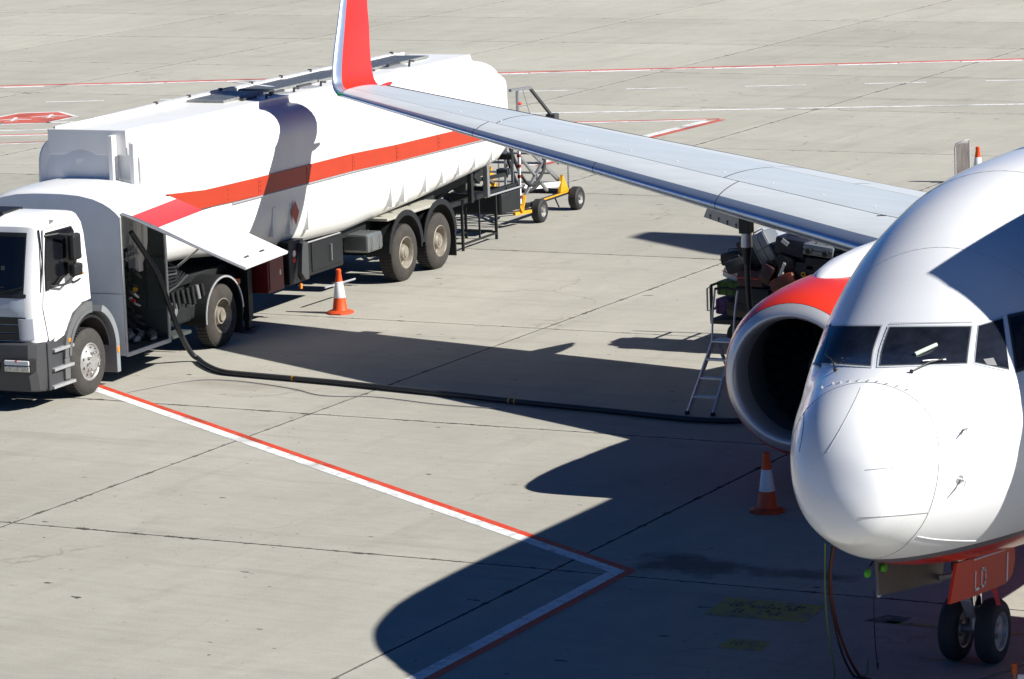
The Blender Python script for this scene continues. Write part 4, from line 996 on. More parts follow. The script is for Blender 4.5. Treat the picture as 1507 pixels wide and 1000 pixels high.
MB().tube([(-.42, 2.14, 1.24), (-.42, 2.10, 1.24)], .035, 10).obj('yellow_valve_knob', 'yellow', cabi); MB().tube([(-.46, 2.14, 1.06), (-.46, 2.10, 1.06)], .03, 10).obj('red_valve_knob', 'sign_red', cabi)
MB().box(-.665, -.655, 1.6, 2.38, 1.85, 2.46).obj('pale_panel', 'truckgrey', cabi)
MB().box(-.36, -.03, CY1-.06, CY1-.032, .9, 1.72, .01).obj('hatch_panel', 'interior', cabi)
# raised door: top-hinged panel reaching out over the apron
y0f, y1f = CY0+.05, CY1+.75
A = Vector((0.0, y0f, 2.585)); B = Vector((-.06, 2.58, 2.645)); Cc = Vector((2.02, 2.60, 1.82)); D = Vector((2.08, y0f+.02, 1.80))
nf = (D-A).cross(B-A).normalized()
if nf.z < 0: nf = -nf
def flap_pt(u, v, o=0): return A.lerp(D, u).lerp(B.lerp(Cc, u), v)+nf*(o+.06*sin(pi*min(u*1.6, 1))*.5*(1-u))
rows = [[flap_pt(u/12, v/8, .018) for v in range(9)] for u in range(13)]; low = [[flap_pt(u/12, v/8, -.018) for v in range(9)] for u in range(13)]
mb = MB().grid(rows).grid(low); bd = [r[0] for r in rows]+rows[-1][1:]+[r[-1] for r in rows[::-1]][1:]+rows[0][::-1][1:]; bl = [r[0] for r in low]+low[-1][1:]+[r[-1] for r in low[::-1]][1:]+low[0][::-1][1:]
mb.grid([bd, bl]); fl_ = mb.obj('raised_cabinet_door', 'truckwhite', trk, smooth=40, fix=True, label='raised white cabinet door with red stripe')
rows = [[flap_pt(lerp(.085+.012*0, .30, u/6)+.0, v/8, .0205) for v in range(9)] for u in range(7)]; MB().grid(rows).obj('red_stripe', 'pinkred', fl_, smooth=50)
for v in (.3, .66): MB().obox(flap_pt(.90, v, .022), (.035, .15, .012), Matrix((( (D-A).normalized()), ((B-A).normalized()), nf)).transposed()).obj('latch_slot', 'darkgrey', fl_)
MB().tube([flap_pt(0, .0, -.01), flap_pt(1, .0, -.01)], .014, 6).obj('door_edge_trim', 'alu', fl_)
MB().add([flap_pt(.42, .92, -.03), flap_pt(.52, .92, -.03), flap_pt(.5, .92, -.4)], [(0, 1, 2)]).obj('stay_bracket', 'truckgrey', fl_)
MB().tube([flap_pt(.5, .93, -.06), (-.05, CY1+.4, 1.5)], .02, 8).obj('gas_strut', 'steel', fl_)
# ---- tractor chassis and gear between cabinet and drive wheel
MB().box(-2.0, -.55, 2.4, 6.2, .72, .98).obj('tractor_frame', 'chassis', trk)
MB().box(-.55, -.15, 2.55, 3.35, .55, 1.05, .04).obj('battery_box', 'chassis', trk)
for k in range(7):
    MB().tube([(-.2-.08*k, 2.45, 1.05+.07*k), (-.3, 3.2, 1.12+.05*k), (-.5-.05*k, 3.9, 1.18+.03*k)], .018, 6).obj('air_line', 'black' if k % 4 else 'darkgrey', trk, smooth=60)
for k in range(8):
    MB().tube([(-.12, 2.55+.16*k, 1.10), (-.12+.03, 2.57+.16*k, .88-.03*(k % 3))], .035, 8).obj('filter_canister', 'steel' if k == 6 else 'black', trk, smooth=60)
MB().lathe([(-.12, .04), (-.12, .13), (.12, .13), (.12, .04)], 16, 'x', (-.22, 2.72, .82)).obj('air_dryer', 'steel', trk, smooth=40)
MB().box(-1.9, -.6, 3.0, 5.4, 1.0, 1.14, .02).obj('fifth_wheel', 'chassis', trk)
MB().box(-.5, -.2, 3.35, 3.62, .55, .8, .05).obj('air_tank', 'chassis', trk)
# drive wheel mudguard
mg = arch('mudguard', -8, 188, .60, .635, -.42, .0, 'black', yc=4.17, zc=.52)
arch('mudguard_edge', 2, 186, .60, .63, -.0, .014, 'alu', yc=4.17, zc=.52, parent=mg)
MB().box(-.40, -.02, 4.78, 4.80, .12, .5).obj('mudflap', 'rubber', mg)
MB().box(-.1, -.02, 4.70, 4.78, .92, 1.0, .01).obj('tail_marker', 'orangecord', mg)
# landing leg
ll = MB().box(-.34, -.20, 5.35, 5.50, .22, 1.35, .01).box(-.31, -.23, 5.38, 5.47, .08, .22).box(-.38, -.14, 5.28, 5.58, .05, .09, .01).obj('landing_leg', 'black', trk)
MB().box(-2.3, -2.16, 5.35, 5.50, .09, 1.35, .01).obj('landing_leg', 'black', trk)
# red fire-extinguisher cabinet and control box
rb = MB().box(-.62, -.02, 5.72, 6.28, .60, 1.20, .02).obj('extinguisher_cabinet', 'darkred', trk)
MB().box(-.018, -.006, 5.76, 6.24, .64, 1.16, .005).obj('cabinet_door', 'darkred', rb)
MB().box(-.012, -.004, 6.10, 6.15, .86, .94).obj('handle', 'steel', rb)
cbx = MB().box(-.62, .0, 6.44, 6.98, .62, 1.34, .02).obj('control_box', 'black', trk)
MB().lathe([(0, .001), (0.004, .06), (0, .062)], 20, 'x', (.004, 6.62, 1.13)).obj('warning_disc', 'sign_white', cbx)
MB().lathe([(0.004, .052), (0.007, .056), (.004, .06)], 20, 'x', (.004, 6.62, 1.13)).obj('disc_ring', 'sign_red', cbx)
MB().box(.0, .006, 6.57, 6.67, .98, 1.05).obj('red_label', 'sign_red', cbx)
MB().prism([(6.78, 1.28), (6.98, 1.28), (6.98, .66), (6.86, .66), (6.72, .8)], .0, .08, 'x').obj('sloped_cover', 'darkgrey', cbx)
MB().box(-.05, -.01, 6.84, 6.90, .50, .60, .01).obj('side_marker', 'amber', cbx)
# pump bay behind control box, dark underframe
MB().box(-2.2, -.45, 5.6, 13.0, .98, 1.22).obj('trailer_frame', 'chassis', trk)
for x in (-.75, -1.75): MB().beam((x, 13.0, 1.15), (x, 15.9, 1.3), .08, .14).obj('trailer_frame_rail', 'chassis', trk)
MB().box(-2.1, -.35, 6.98, 9.1, .55, 1.15, .03).obj('underslung_locker', 'black', trk)
pb = MB().box(-.36, -.33, 7.9, 9.05, .62, 1.12, .01).obj('locker_door', 'black', trk)
MB().tube([(-.32, 8.55, .72), (-.29, 8.55, .72), (-.29, 8.55, 1.0), (-.32, 8.55, 1.0)], .012, 6).obj('locker_handle', 'steel', pb)
MB().tube([(-.33, 7.4, 1.14), (-.30, 8.9, 1.14)], .014, 6).obj('rail', 'alu', trk)
MB().tube([(-.12, 7.9, .35), (-.1, 9.0, .33)], .018, 6).obj('side_guard_rail', 'alu', trk)
sb = MB().box(-.55, -.06, 9.48, 10.04, .70, 1.02, .04).obj('toolbox', mat('toolbox_silver', (.26, .28, .28), .3, metal=.6, var=.25, vscale=4), trk)
for y in (9.60, 9.92): MB().tube([(-.055, y, .72), (-.018, y, .76), (-.018, y, .95), (-.035, y, .98)], .012, 6).obj('toolbox_latch', 'steel', sb)
# trailer mudguards
for yc in (10.90, 12.30):
    mg = arch('mudguard', -4, 184, .60, .64, -.50, -.015, 'black', yc=yc, zc=.56)
    arch('mudguard_skirt', 2, 178, .60, .70, -.03, -.012, 'black', yc=yc, zc=.56, parent=mg)
    if yc > 12: MB().box(-.46, -.02, 12.93, 12.96, .14, .58).obj('mudflap', 'rubber', mg)
MB().box(-.50, -.03, 10.2, 12.6, 1.15, 1.20, .01).obj('walkway_plate', mat('dusty_fender_top', (.36, .35, .30), .7, var=.2), trk)
# ---- the tank: lofted, rounded box section with flatter deck and keel
def ring(y, zt, zb, hw, deck, wzt, wzb, n=7):
    """section: deck half width at zt, full half width between wzb..wzt, keel at zb"""
    c = -1.25; pts = []
    R = [(deck, zt), (deck+.03, zt-.10)]
    for i in range(n+1):
        t = pi/2*i/n; pts_x = (deck+.06)+(hw-deck-.06)*sin(t)**.95; pts_z = wzt+(zt-.12-wzt)*cos(t)**.85; R.append((pts_x, pts_z))
    R.append((hw+.012, (wzt+wzb)/2))
    kh = .70*hw
    for i in range(n+1):
        t = pi/2*i/n; R.append((kh+(hw-kh)*cos(t)**.9, wzb-(wzb-zb-.0)*sin(t)**1.15))
    R.append((.35*hw, zb-.015))
    half = [(c+x, y, z) for x, z in R]; oth = [(c-x, y, z) for x, z in R][::-1]
    return half+oth
TK = []
for y, ins in [(2.36, .34), (2.40, .28), (2.55, .25), (3.0, .17), (3.35, .07), (3.65, .02), (4.0, 0), (6.0, 0), (9.0, 0), (12, 0), (14.6, 0), (15.17, .01), (15.22, .015), (15.6, .10), (15.85, .22), (15.98, .42)]:
    sl = -.012*(y-2.4); zt = 3.66+sl*.7; e = max(0, y-15)/1.0
    zb = 1.50 if y < 3.6 else (lerp(1.50, 1.16, (y-3.6)/3.0) if y < 6.6 else (1.14 if y < 10 else lerp(1.14, 1.55, (y-10)/5.6) if y < 15.6 else 1.62+.35*(y-15.6)/.38))
    if y > 15.19: zt -= .13+.25*(y-15.19)**1.6/.7
    TK.append(ring(y, zt, zb, 1.235-ins, .62-min(ins, .05)*1.5, 3.12+sl-ins*.2, 2.02+sl*.5))
tm = MB().grid(TK, True); tm.add(TK[0], [tuple(range(len(TK[0])))]); tm.add(TK[-1], [tuple(range(len(TK[-1])))])
tank = tm.obj('tank', 'tankwhite', trk, smooth=42)
# front head: coaming plate, dished end, ladder rail pole
MB().box(-1.95, -.55, 2.30, 2.36, 3.30, 3.69, .01).obj('front_coaming', 'tankwhite', tank)
rows = []
for i in range(9):
    r = i/8; rows.append([(-1.25-.12+.66*r*cos(2*pi*k/28), 2.352-.10*(1-r*r), 2.95+.62*r*sin(2*pi*k/28)) for k in range(28)])
MB().grid(rows, True).obj('dished_head', 'tankwhite', tank, smooth=60)
MB().box(-.80, -.72, 2.16, 2.32, 1.5, 3.62, .015).obj('ladder_rail', 'tankwhite', tank); MB().box(-.46, -.38, 2.22, 2.34, 1.5, 3.50, .015).obj('ladder_rail', 'tankwhite', tank)
for k in range(0): MB().tube([(-.74, 2.22, 1.8+.3*k), (-.44, 2.26, 1.8+.3*k)], .014, 6).obj('ladder_rung', 'alu', tank)
# orange stripe panels (side guards), with joints between panels
ys = [4.35, 5.45, 7.15, 8.85, 10.55, 12.25, 13.95, 15.3]
def sz(y): s = .0185*(y-4.3) if y > 9 else .012*(y-4.3); return 2.265-s*.9, 2.565-s
for a, b in zip(ys, ys[1:]):
    a += .012; mb = MB(); za0, za1 = sz(a); zb0, zb1 = sz(b)
    if a < 5:
        P5 = [(2.50, 2.68), (3.69, 2.585), (b, zb1), (b, zb0), (3.44, 2.315)]; n5 = 5
        mb.add([(.022, y, z) for y, z in P5]+[(-.03, y, z) for y, z in P5], [(0, 1, 2, 3, 4), (9, 8, 7, 6, 5)]+[(i, (i+1) % 5, 5+(i+1) % 5, 5+i) for i in range(5)])
    else: mb.add([(.02, a, za1), (.02, b, zb1), (.02, b, zb0), (.02, a, za0), (-.05, a, za1), (-.05, b, zb1), (-.05, b, zb0), (-.05, a, za0)], [(0, 1, 2, 3), (7, 6, 5, 4), (0, 4, 5, 1), (1, 5, 6, 2), (2, 6, 7, 3), (3, 7, 4, 0)])
    sp = mb.obj('stripe_panel', 'orange_stripe', tank)
    for q in range(3): MB().tube([(.02, a+.06, lerp(za0, za1, .25+.25*q)), (.026, a+.06, lerp(za0, za1, .25+.25*q))], .012, 6).obj('stripe_rivet', 'darkred', sp)
MB().tube([(.0, 4.6, sz(4.6)[0]-.02), (.0, 9, sz(9)[0]-.02), (.0, 15.3, sz(15.3)[0]-.02)], .02, 6).obj('tank_rub_rail', 'alu', tank)
# stiffener ribs on the lower flank
def lowx(y, z):   # tank flank x at height z: sample ring
    zb = lerp(1.50, 1.16, (y-3.6)/3.0) if y < 6.6 else (1.14 if y < 10 else lerp(1.14, 1.55, (y-10)/5.6))
    sl = -.012*(y-2.4); wz = 2.02+sl*.5; s = min(max((wz-z)/(wz-zb), 0), 1)**(1/1.15); t = math.asin(s); kh = .70*1.235; return -1.25+kh+(1.235-kh)*cos(t)**.9
for y, zt_, zb_ in [(6.02, 1.98, 1.50), (6.62, 1.95, 1.46), (7.28, 1.93, 1.44), (10.45, 1.80, 1.38), (10.95, 1.80, 1.40), (11.85, 1.84, 1.46), (12.55, 1.88, 1.52), (13.25, 1.92, 1.58), (13.95, 1.95, 1.62), (14.7, 1.96, 1.66)]:
    mb = MB(); pts = []
    xo = -.075
    vs = []
    for yy in (y-.06, y+.06):
        for k in range(5):
            z = lerp(zt_, zb_, k/4); vs.append((lowx(y, z)-.03, yy, z)); 
    for yy in (y-.05, y+.05):
        for k in range(5):
            z = lerp(zt_, zb_, k/4); vs.append((max(lowx(y, z), min(lowx(y, zt_), -.035))+.012, yy, z))
    fs = []
    for k in range(4): fs += [(10+k, 11+k, 16+k, 15+k), (k, k+1, 11+k, 10+k), (15+k, 16+k, 6+k, 5+k)]
    fs += [(4, 14, 19, 9)]
    mb.add(vs, fs); mb.obj('stiffener_rib', 'tankwhite', tank, smooth=30)
# hazard diamond placard
yc, zc = 6.70, 1.81
def dm(s, o, m, nm, par):
    P = []
    for dy, dz in [(0, .20*s), (.105*s, 0), (0, -.22*s), (-.105*s, 0)]: P.append((.022+o, yc+dy*1.25, zc+dz))
    return MB().add(P, [(0, 1, 2, 3)]).obj(nm, m, par)
pl = dm(1, 0, 'orange_stripe', 'hazard_placard', tank)
# tilted keel panel under the tank belly
MB().add([(-.28, 5.9, 1.44), (-.20, 7.6, 1.30), (-.42, 8.9, 1.12), (-.9, 6.2, 1.05)], [(0, 1, 2, 3)]).obj('belly_shield', 'tankwhite', tank)
for y in (7.6, 9.9): MB().prism([(-.35, 1.3), (-.20, 1.36), (-.75, .98), (-.95, 1.02)], y, y+.05, 'y').obj('tank_cradle', 'tankwhite', tank)
# top deck: walkway gratings, manlids, handrail
MB().beam((-1.88, 2.4, 3.67), (-1.88, 14.9, 3.565), .04, .10).obj('coaming_rail', 'truckwhite', tank)
MB().beam((-.64, 2.4, 3.60), (-.64, 14.9, 3.50), .04, .12).obj('coaming_rail', 'truckwhite', tank)
for k, (a, b) in enumerate([(6.5, 7.9), (8.3, 9.9), (9.95, 11.5), (11.55, 13.0), (13.05, 14.4)]):
    gt = MB().box(-1.82, -1.12, a, b, 3.60-.012*(a-2.4)*.7+.06, 3.60-.012*(a-2.4)*.7+.10).obj('walkway_grating', 'galv', tank)
    mb = MB(); z = 3.60-.012*(a-2.4)*.7+.10
    for i in range(int((b-a)/.12)): mb.box(-1.80, -1.14, a+.03+i*.12, a+.07+i*.12, z, z+.008)
    mb.obj('grating_bars', 'steel', gt)
for k, y in enumerate([7.1, 8.1, 9.1, 11.0, 12.6]):
    lid = MB().lathe([(0, .26), (.10, .26), (.12, .22), (.13, 0)], 20, 'z', (-.98, y, 3.50)).obj('manlid', 'alu', tank, smooth=40)
    MB().box(-1.0, -.94, y-.24, y+.24, 3.62, 3.66, .01).obj('lid_clamp', 'darkgrey', lid)
    MB().tube([(-.76, y+.2, 3.55), (-.74, y+.2, 3.68), (-.74, y+.36, 3.66)], .022, 6).obj('vent_pipe', 'darkgrey', lid)
hr = MB().tube([(-1.90, 3.6, 3.70), (-1.90, 6.0, 3.71), (-1.90, 14.6, 3.63)], .018, 6).obj('handrail', 'alu', tank)
for k in range(9): MB().box(-1.93, -1.87, 5.6+k*1.1, 5.66+k*1.1, 3.60-.009*k, 3.74-.009*k, .005).obj('rail_bracket', 'darkgrey', hr)
MB().tube([(-1.6, 12.4, 3.7), (-1.6, 12.4, 3.86), (-1.55, 12.5, 3.88)], .03, 8).obj('roof_vent', 'darkgrey', tank)
MB().add([(-1.8, 8.0, 3.80), (-1.1, 8.0, 3.74), (-1.1, 8.35, 3.70), (-1.8, 8.35, 3.76)], [(0, 1, 2, 3)]).obj('hatch_flap', 'truckgrey', tank)
# ---- rear of the trailer: open frame, pump box, fold-down stand, bumper box
MB().box(-.62, -.52, 13.0, 16.8, .86, .94, .005).box(-2.0, -1.9, 13.0, 16.8, .86, .94, .005).obj('rear_frame_rail', 'chassis', trk)
for k in range(4): MB().box(-2.0, -.5, 13.3+k*1.0, 13.38+k*1.0, .84, .92).obj('rear_crossmember', 'chassis', trk)
for k in range(6): MB().beam((-.6-.1*k, 13.0+.3*k, .95), (-1.2, 14.0+.4*k, 1.05+.04*(k % 3)), .05).obj('pipe_run', 'black', trk)
rbx = MB().box(-1.6, -.50, 16.05, 16.95, .42, .84, .06).obj('rear_equipment_box', 'chassis', trk)
MB().tube([(-.49, 15.4, .87), (-.47, 16.92, .86), (-.55, 16.98, .80)], .018, 6).obj('box_rim', 'alu', rbx)
MB().lathe([(-.16, 0), (-.16, .16), (.12, .17), (.2, .08), (.2, 0)], 18, 'z', (-.85, 15.1, 1.15)).obj('pump', 'darkgrey', trk, smooth=50)
st = MB()
for (x, y) in [(-.52, 14.3), (-.52, 15.8), (-1.15, 14.3), (-1.15, 15.8)]: st.beam((x, y, .0), (x, y, .86), .045)
st.beam((-.52, 14.3, .12), (-.52, 15.8, .12), .035).beam((-1.15, 14.3, .12), (-1.15, 15.8, .12), .035).beam((-.52, 15.8, .14), (-1.15, 15.8, .14), .035).beam((-.52, 14.3, .14), (-1.15, 14.3, .14), .035).beam((-.52, 15.05, .86), (-.52, 15.05, .12), .03)
st.obj('support_stand', 'chassis', trk)
for (y, z0, z1, x, w_) in [(14.35, .9, 1.62, -.35, .09), (14.95, .92, 1.72, -.30, .10)]:
    MB().box(x-w_/2, x+w_/2, y-.05, y+.05, z0, z1, .01).obj('frame_post', 'steel' if w_ == .10 else 'chassis', trk)
MB().beam((-.40, 14.45, 1.28), (-.35, 15.9, 1.22), .05, .07).obj('cross_bar', 'chassis', trk); MB().beam((-.40, 14.55, 1.40), (-.38, 14.75, 1.25), .12).obj('junction_block', 'black', trk)
MB().box(-2.3, -.2, 15.9, 16.0, 1.50, 1.60).obj('rear_light_bar', 'chassis', trk); MB().tube([(-.06, 16.0, 2.55), (-.04, 16.05, 2.55)], .03, 10).obj('rear_marker_lamp', 'sign_red', trk)
# ------------------------------------------------------------------ refuelling hose on the apron
def TW(x, y, z): c, s_ = cos(radians(4.3987)), sin(radians(4.3987)); return (-17.83+x*c-y*s_, 13.61+x*s_+y*c, z)
H = [TW(-.15, 1.62, 2.22), TW(-.05, 1.90, 1.80), TW(.03, 2.06, 1.5), TW(.07, 2.24, 1.08), TW(.11, 2.42, .65), TW(.13, 2.60, .36), TW(.14, 2.80, .13), TW(.24, 2.82, .05), TW(.51, 2.5, .048), TW(.9, 2.12, .048), TW(1.2, 1.92, .048), (-16.40, 15.56, .048), (-15.47, 15.48, .048), (-14.61, 15.40, .048), (-13.32, 15.22, .048), (-12.33, 15.09, .048), (-11.46, 14.95, .048), (-10.63, 14.84, .048), (-9.7, 14.73, .048), (-8.76, 14.60, .048), (-8.11, 14.56, .048), (-7.6, 14.72, .048), (-7.35, 15.1, .05), (-7.4, 15.5, .05), (-7.55, 16.0, .10), (-7.9, 16.02, .5), (-8.05, 15.92, 1.4), (-8.06, 15.88, 2.45)]
Hc = curve(H, 8)
hose = thing('fuel_hose', 'thick black hose snaking from the truck cabinet across the shadowed apron to the wing', 'hose', (0, 0, 0))
MB().tube(Hc, .042, 12).obj('hose_body', 'hose', hose, smooth=70)
for x in (-15.52, -15.42, -11.50, -11.40):
    i = min(range(len(Hc)), key=lambda k: abs(Hc[k].x-x)+(100 if Hc[k].z > .1 or Hc[k].y > 15.9 else 0)); a = Hc[i]; d = (Hc[i+1]-Hc[i]).normalized()
    MB().tube([a-d*.012, a+d*.012], .046, 12).obj('hose_band', 'yellow', hose, smooth=40)
MB().tube([(-8.06, 15.88, 2.3), (-8.06, 15.88, 2.62)], [.085, .07], 14).obj('hose_coupling', 'steel', hose, smooth=40)
MB().tube([(-8.06, 15.88, 2.05), (-8.06, 15.88, 2.3)], [.05, .075], 14).obj('coupling_sleeve', 'black', hose, smooth=40)
tag(MB().tube(curve([(-17.4, 13.9, .012), (-17.0, 15.0, .012), (-16.3, 15.2, .012), (-15.2, 14.95, .012), (-14.4, 14.6, .012), (-13.6, 14.75, .012), (-12.4, 14.55, .012), (-11.4, 14.55, .012)], 8), .007, 5).obj('bonding_cable', 'line_mid'), 'thin grey bonding wire lying on the sunlit apron in front of the hose', 'cable')

# ------------------------------------------------------------------ traffic cones
def cone(loc, label, rz):
    c = thing('traffic_cone', label, 'traffic cone', loc, rz, 'traffic cones around the aircraft stand')
    b = MB(); poly = []
    for k in range(8):
        t = radians(22.5+45*k); poly.append((.235*cos(t), .235*sin(t)))
    rows = [[(x*s, y*s, z) for x, y in poly] for s, z in [(1.0, 0), (1.0, .022), (.93, .038), (.62, .06)]]
    b.grid(rows, True); b.add(rows[-1], [tuple(range(8))]); b.obj('base', 'cone_base', c, smooth=30)
    MB().lathe([(.055, .135), (.075, .125), (.27, .098)], 28, 'z').obj('lower_body', 'cone_or', c, smooth=40)
    mb = MB().lathe([(.268, .1015), (.270, .1020), (.535, .0640), (.537, .062)], 28, 'z'); s_ = mb.obj('reflective_sleeve', 'cone_wh', c, smooth=40)
    rr = MB()
    for k in range(9): z = .29+k*.028; r = lerp(.102, .0642, (z-.27)/.265)+.0008; rr.lathe([(z, r), (z+.004, r)], 24, 'z')
    rr.obj('sleeve_ring', 'alu', s_)
    MB().lathe([(.536, .0625), (.69, .040), (.70, .046), (.74, .042), (.75, .03), (.75, .012)], 28, 'z').obj('tip', 'cone_or', c, smooth=40)
    return c
cone((-18.05, 21.12, 0), 'sunlit orange and white cone standing in front of the truck trailer wheels', .2)
cone((-5.0, 9.78, 0), 'shaded orange and white cone on the apron between the engine and the nose', .35)
cone((-13.62, 38.85, 0), 'far orange and white cone beside the upright board, base hidden behind the fuselage', .6)

# ------------------------------------------------------------------ upright board near the far cone
bd = thing('upright_board', 'weathered brown board in a rounded metal frame standing left of the far cone', 'board', (-14.0, 38.95, 0), radians(30))
MB().box(-.115, .14, -.012, .012, .10, .80, .005).obj('panel', 'wood', bd)
MB().tube([(-.14, 0, .04), (-.145, 0, .70), (-.12, 0, .78), (.08, 0, .86), (.15, 0, .86), (.155, 0, .04)], .018, 8).obj('frame', 'alu', bd, smooth=60)
MB().box(-.16, -.12, -.2, .2, 0, .04).box(.13, .17, -.2, .2, 0, .04).obj('foot', 'steel', bd)

# ------------------------------------------------------------------ step ladder beside the engine
ld = thing('step_ladder', 'aluminium step ladder with a tall guard rail standing beside the engine intake', 'ladder', (-8.47, 15.08, 0), 0)
SHX = .42
def LP(x, y, z): return (x+SHX*y, y, z)
for sx in (-.20, .20):
    MB().beam(LP(sx, 0, 0), LP(sx*.80, .44, 1.0), .03, .055).obj('stile', 'alu', ld)
    MB().beam(LP(sx, .95, 0), LP(sx*.8, .50, .99), .028, .045).obj('rear_leg', 'alu', ld)
    MB().tube([LP(sx*.82, .42, .98), LP(sx*.86+.02, .43, 1.4), LP(sx*.88+.06, .44, 1.74)], .016, 8).obj('guard_rail_post', 'alu', ld)
    MB().box(sx-.025, sx+.025, -.03, .04, 0, .05, .005).obj('rubber_foot', 'rubber', ld); MB().box(sx+.95*SHX-.025, sx+.95*SHX+.025, .92, .98, 0, .05, .005).obj('rubber_foot', 'rubber', ld)
for k in range(3):
    t = (k+1)/4; cx = SHX*.44*t; hw = .2*(1-.2*t)-.01; MB().box(cx-hw, cx+hw, .44*t-.04, .44*t+.05, t-.02, t+.012, .004).obj('tread', 'alu', ld)
MB().box(SHX*.49-.18, SHX*.49+.20, .36, .62, .985, 1.01, .005).obj('platform', 'alu', ld)
MB().tube([LP(-.12, .44, 1.74), LP(.05, .46, 1.76), LP(.24, .44, 1.73)], .018, 8).obj('top_bar', 'black', ld, smooth=60)

# ------------------------------------------------------------------ baggage cart and bags under the wing
ct = thing('baggage_cart', 'dark metal baggage cart loaded with luggage under the wing beyond the engine', 'baggage cart', (-9.3, 20.6, 0), radians(0))
MB().box(-1.30, 1.30, -.70, .70, .40, .48, .01).obj('deck', 'black', ct)
for sx in (-.85, .85):
    for sy in (-.55, .55):
        w_ = MB().lathe([(-.06, .10), (-.07, .19), (-.05, .22), (.05, .22), (.07, .19), (.06, .10), (.05, .03)], 24, 'y', (sx, sy, .22)).obj('wheel', 'rubber', ct, smooth=40)
        MB().tube([(sx, sy-.07, .22), (sx, sy+.07, .22)], .06, 12).obj('hub', 'steel', w_)
for sx, sy in [(-1.28, -.68), (-1.28, .68), (1.28, -.68), (1.28, .68)]: MB().beam((sx, sy, .45), (sx, sy, 1.50 if sx > 0 or sy > 0 else 1.0), .04).obj('corner_post', 'black', ct)
for sx in (-1.28, 1.28):
    MB().beam((sx, -.68, .62), (sx, .68, .62), .03).obj('end_rail', 'steel', ct)
    MB().beam((sx, -.68, 1.0), (sx, .68, 1.0), .03).obj('end_rail', 'black', ct)
MB().tube([(-1.28, -.70, .62), (-1.34, -.70, .60), (-1.34, -.70, .95), (-1.28, -.70, .98)], .015, 6).obj('side_hoop', 'steel', ct)
MB().beam((0, -.7, .35), (0, -1.0, .3), .05).obj('tow_bar', 'steel', ct)

def bag(name, label, cx, cy, cz, sx, sy, sz_, m, tilt=0, rz=0, roll=0, cat='suitcase', soft=False, wheels=False, trim=None, ridges=0):
    t = thing(name, label, cat, (cx, cy, cz), rz, 'luggage piled on the baggage cart')
    R = Matrix.Rotation(tilt, 3, 'Y') @ Matrix.Rotation(roll, 3, 'X')
    mb = MB().obox((0, 0, 0), (sx, sy, sz_), R, min(sx, sy, sz_)*(.34 if soft else .16)); mb.obj('shell', m, t, smooth=50)
    h = MB().tube([R @ Vector((-.09, -sy*.2, sz_/2)), R @ Vector((-.08, -sy*.2, sz_/2+.035)), R @ Vector((.08, -sy*.2, sz_/2+.035)), R @ Vector((.09, -sy*.2, sz_/2))], .010, 6).obj('handle', 'black', t)
    MB().obox(R @ Vector((0, -sy/2-.001, 0)), (sx*.985, .006, .012), R).obj('zip', 'bag_charcoal' if trim is None else trim, t)
    if ridges:
        for k in range(ridges): MB().obox(R @ Vector((lerp(-.4, .4, k/(ridges-1))*sx, -sy/2-.004, 0)), (.018, .016, sz_*.86), R, .004).obj('ridge', m, t)
    if wheels:
        for q in (-.28, .28): MB().tube([R @ Vector((q*sx, -sy/2-.01, -sz_*.1)), R @ Vector((q*sx, -sy/2-.05, -sz_*.1))], .045, 14).obj('wheel', 'black', t)
    return t
def bm(n, c, **k): M_[n] = mat(n, c, k.pop('r', .55), **k); return n
bm('bag_purple', (.085, .035, .15)); bm('bag_green', (.05, .13, .012)); bm('bag_navy', (.008, .010, .024)); bm('bag_black', (.007, .007, .008), var=.3, vscale=8)
bm('bag_charcoal', (.016, .017, .020), var=.3, vscale=8); bm('bag_maroon', (.030, .006, .008)); bm('bag_orange', (.13, .022, .007), var=.3, vscale=7); bm('bag_silver', (.20, .22, .24), r=.35, metal=.4); bm('bag_brown', (.025, .016, .011))
bag('suitcase', 'purple hard suitcase lying lowest at the left end of the baggage cart', -10.38, 20.38, .64, .46, .55, .25, 'bag_purple', ridges=4)
bag('suitcase', 'green suitcase just above the purple one at the cart end', -10.38, 20.40, .92, .44, .5, .22, 'bag_green', ridges=4)
bag('backpack', 'small red and white bag above the green suitcase', -10.40, 20.40, 1.14, .30, .3, .20, 'sign_white', cat='bag', soft=True, trim='sign_red', tilt=.3)
bag('duffel_bag', 'black bag at the upper left of the luggage pile', -10.35, 20.42, 1.38, .40, .5, .22, 'bag_black', cat='bag', soft=True, tilt=-.12)
bag('suitcase', 'black suitcase leaning left near the top of the pile', -9.97, 20.25, 1.50, .26, .5, .50, 'bag_charcoal', tilt=-.5)
bag('suitcase', 'grey ribbed hard suitcase tilted on top of the pile', -9.72, 20.20, 1.60, .30, .45, .50, 'bag_silver', tilt=-.50, ridges=3)
bag('suitcase', 'navy blue suitcase lying on top of the pile with a white label', -9.21, 20.05, 1.66, .50, .4, .27, 'bag_navy', tilt=.14)
bag('suitcase', 'silver case showing two round black wheels on top of the pile', -8.74, 20.05, 1.62, .50, .4, .17, 'bag_silver', wheels=True, tilt=.12)
bag('suitcase', 'dark suitcase with a red outline in the middle of the pile', -9.86, 20.0, 1.16, .44, .42, .26, 'bag_maroon', trim='sign_red', tilt=.03)
bag('suitcase', 'large black upright suitcase below the red-outlined one', -9.86, 20.02, .80, .60, .4, .42, 'bag_black')
bag('duffel_bag', 'orange duffel bag low in the middle of the luggage pile', -9.28, 19.90, 1.10, .46, .38, .30, 'bag_orange', cat='bag', soft=True, tilt=-.4)
bag('suitcase', 'black suitcase behind the orange duffel bag', -9.05, 20.05, 1.28, .55, .4, .34, 'bag_charcoal', tilt=.05)
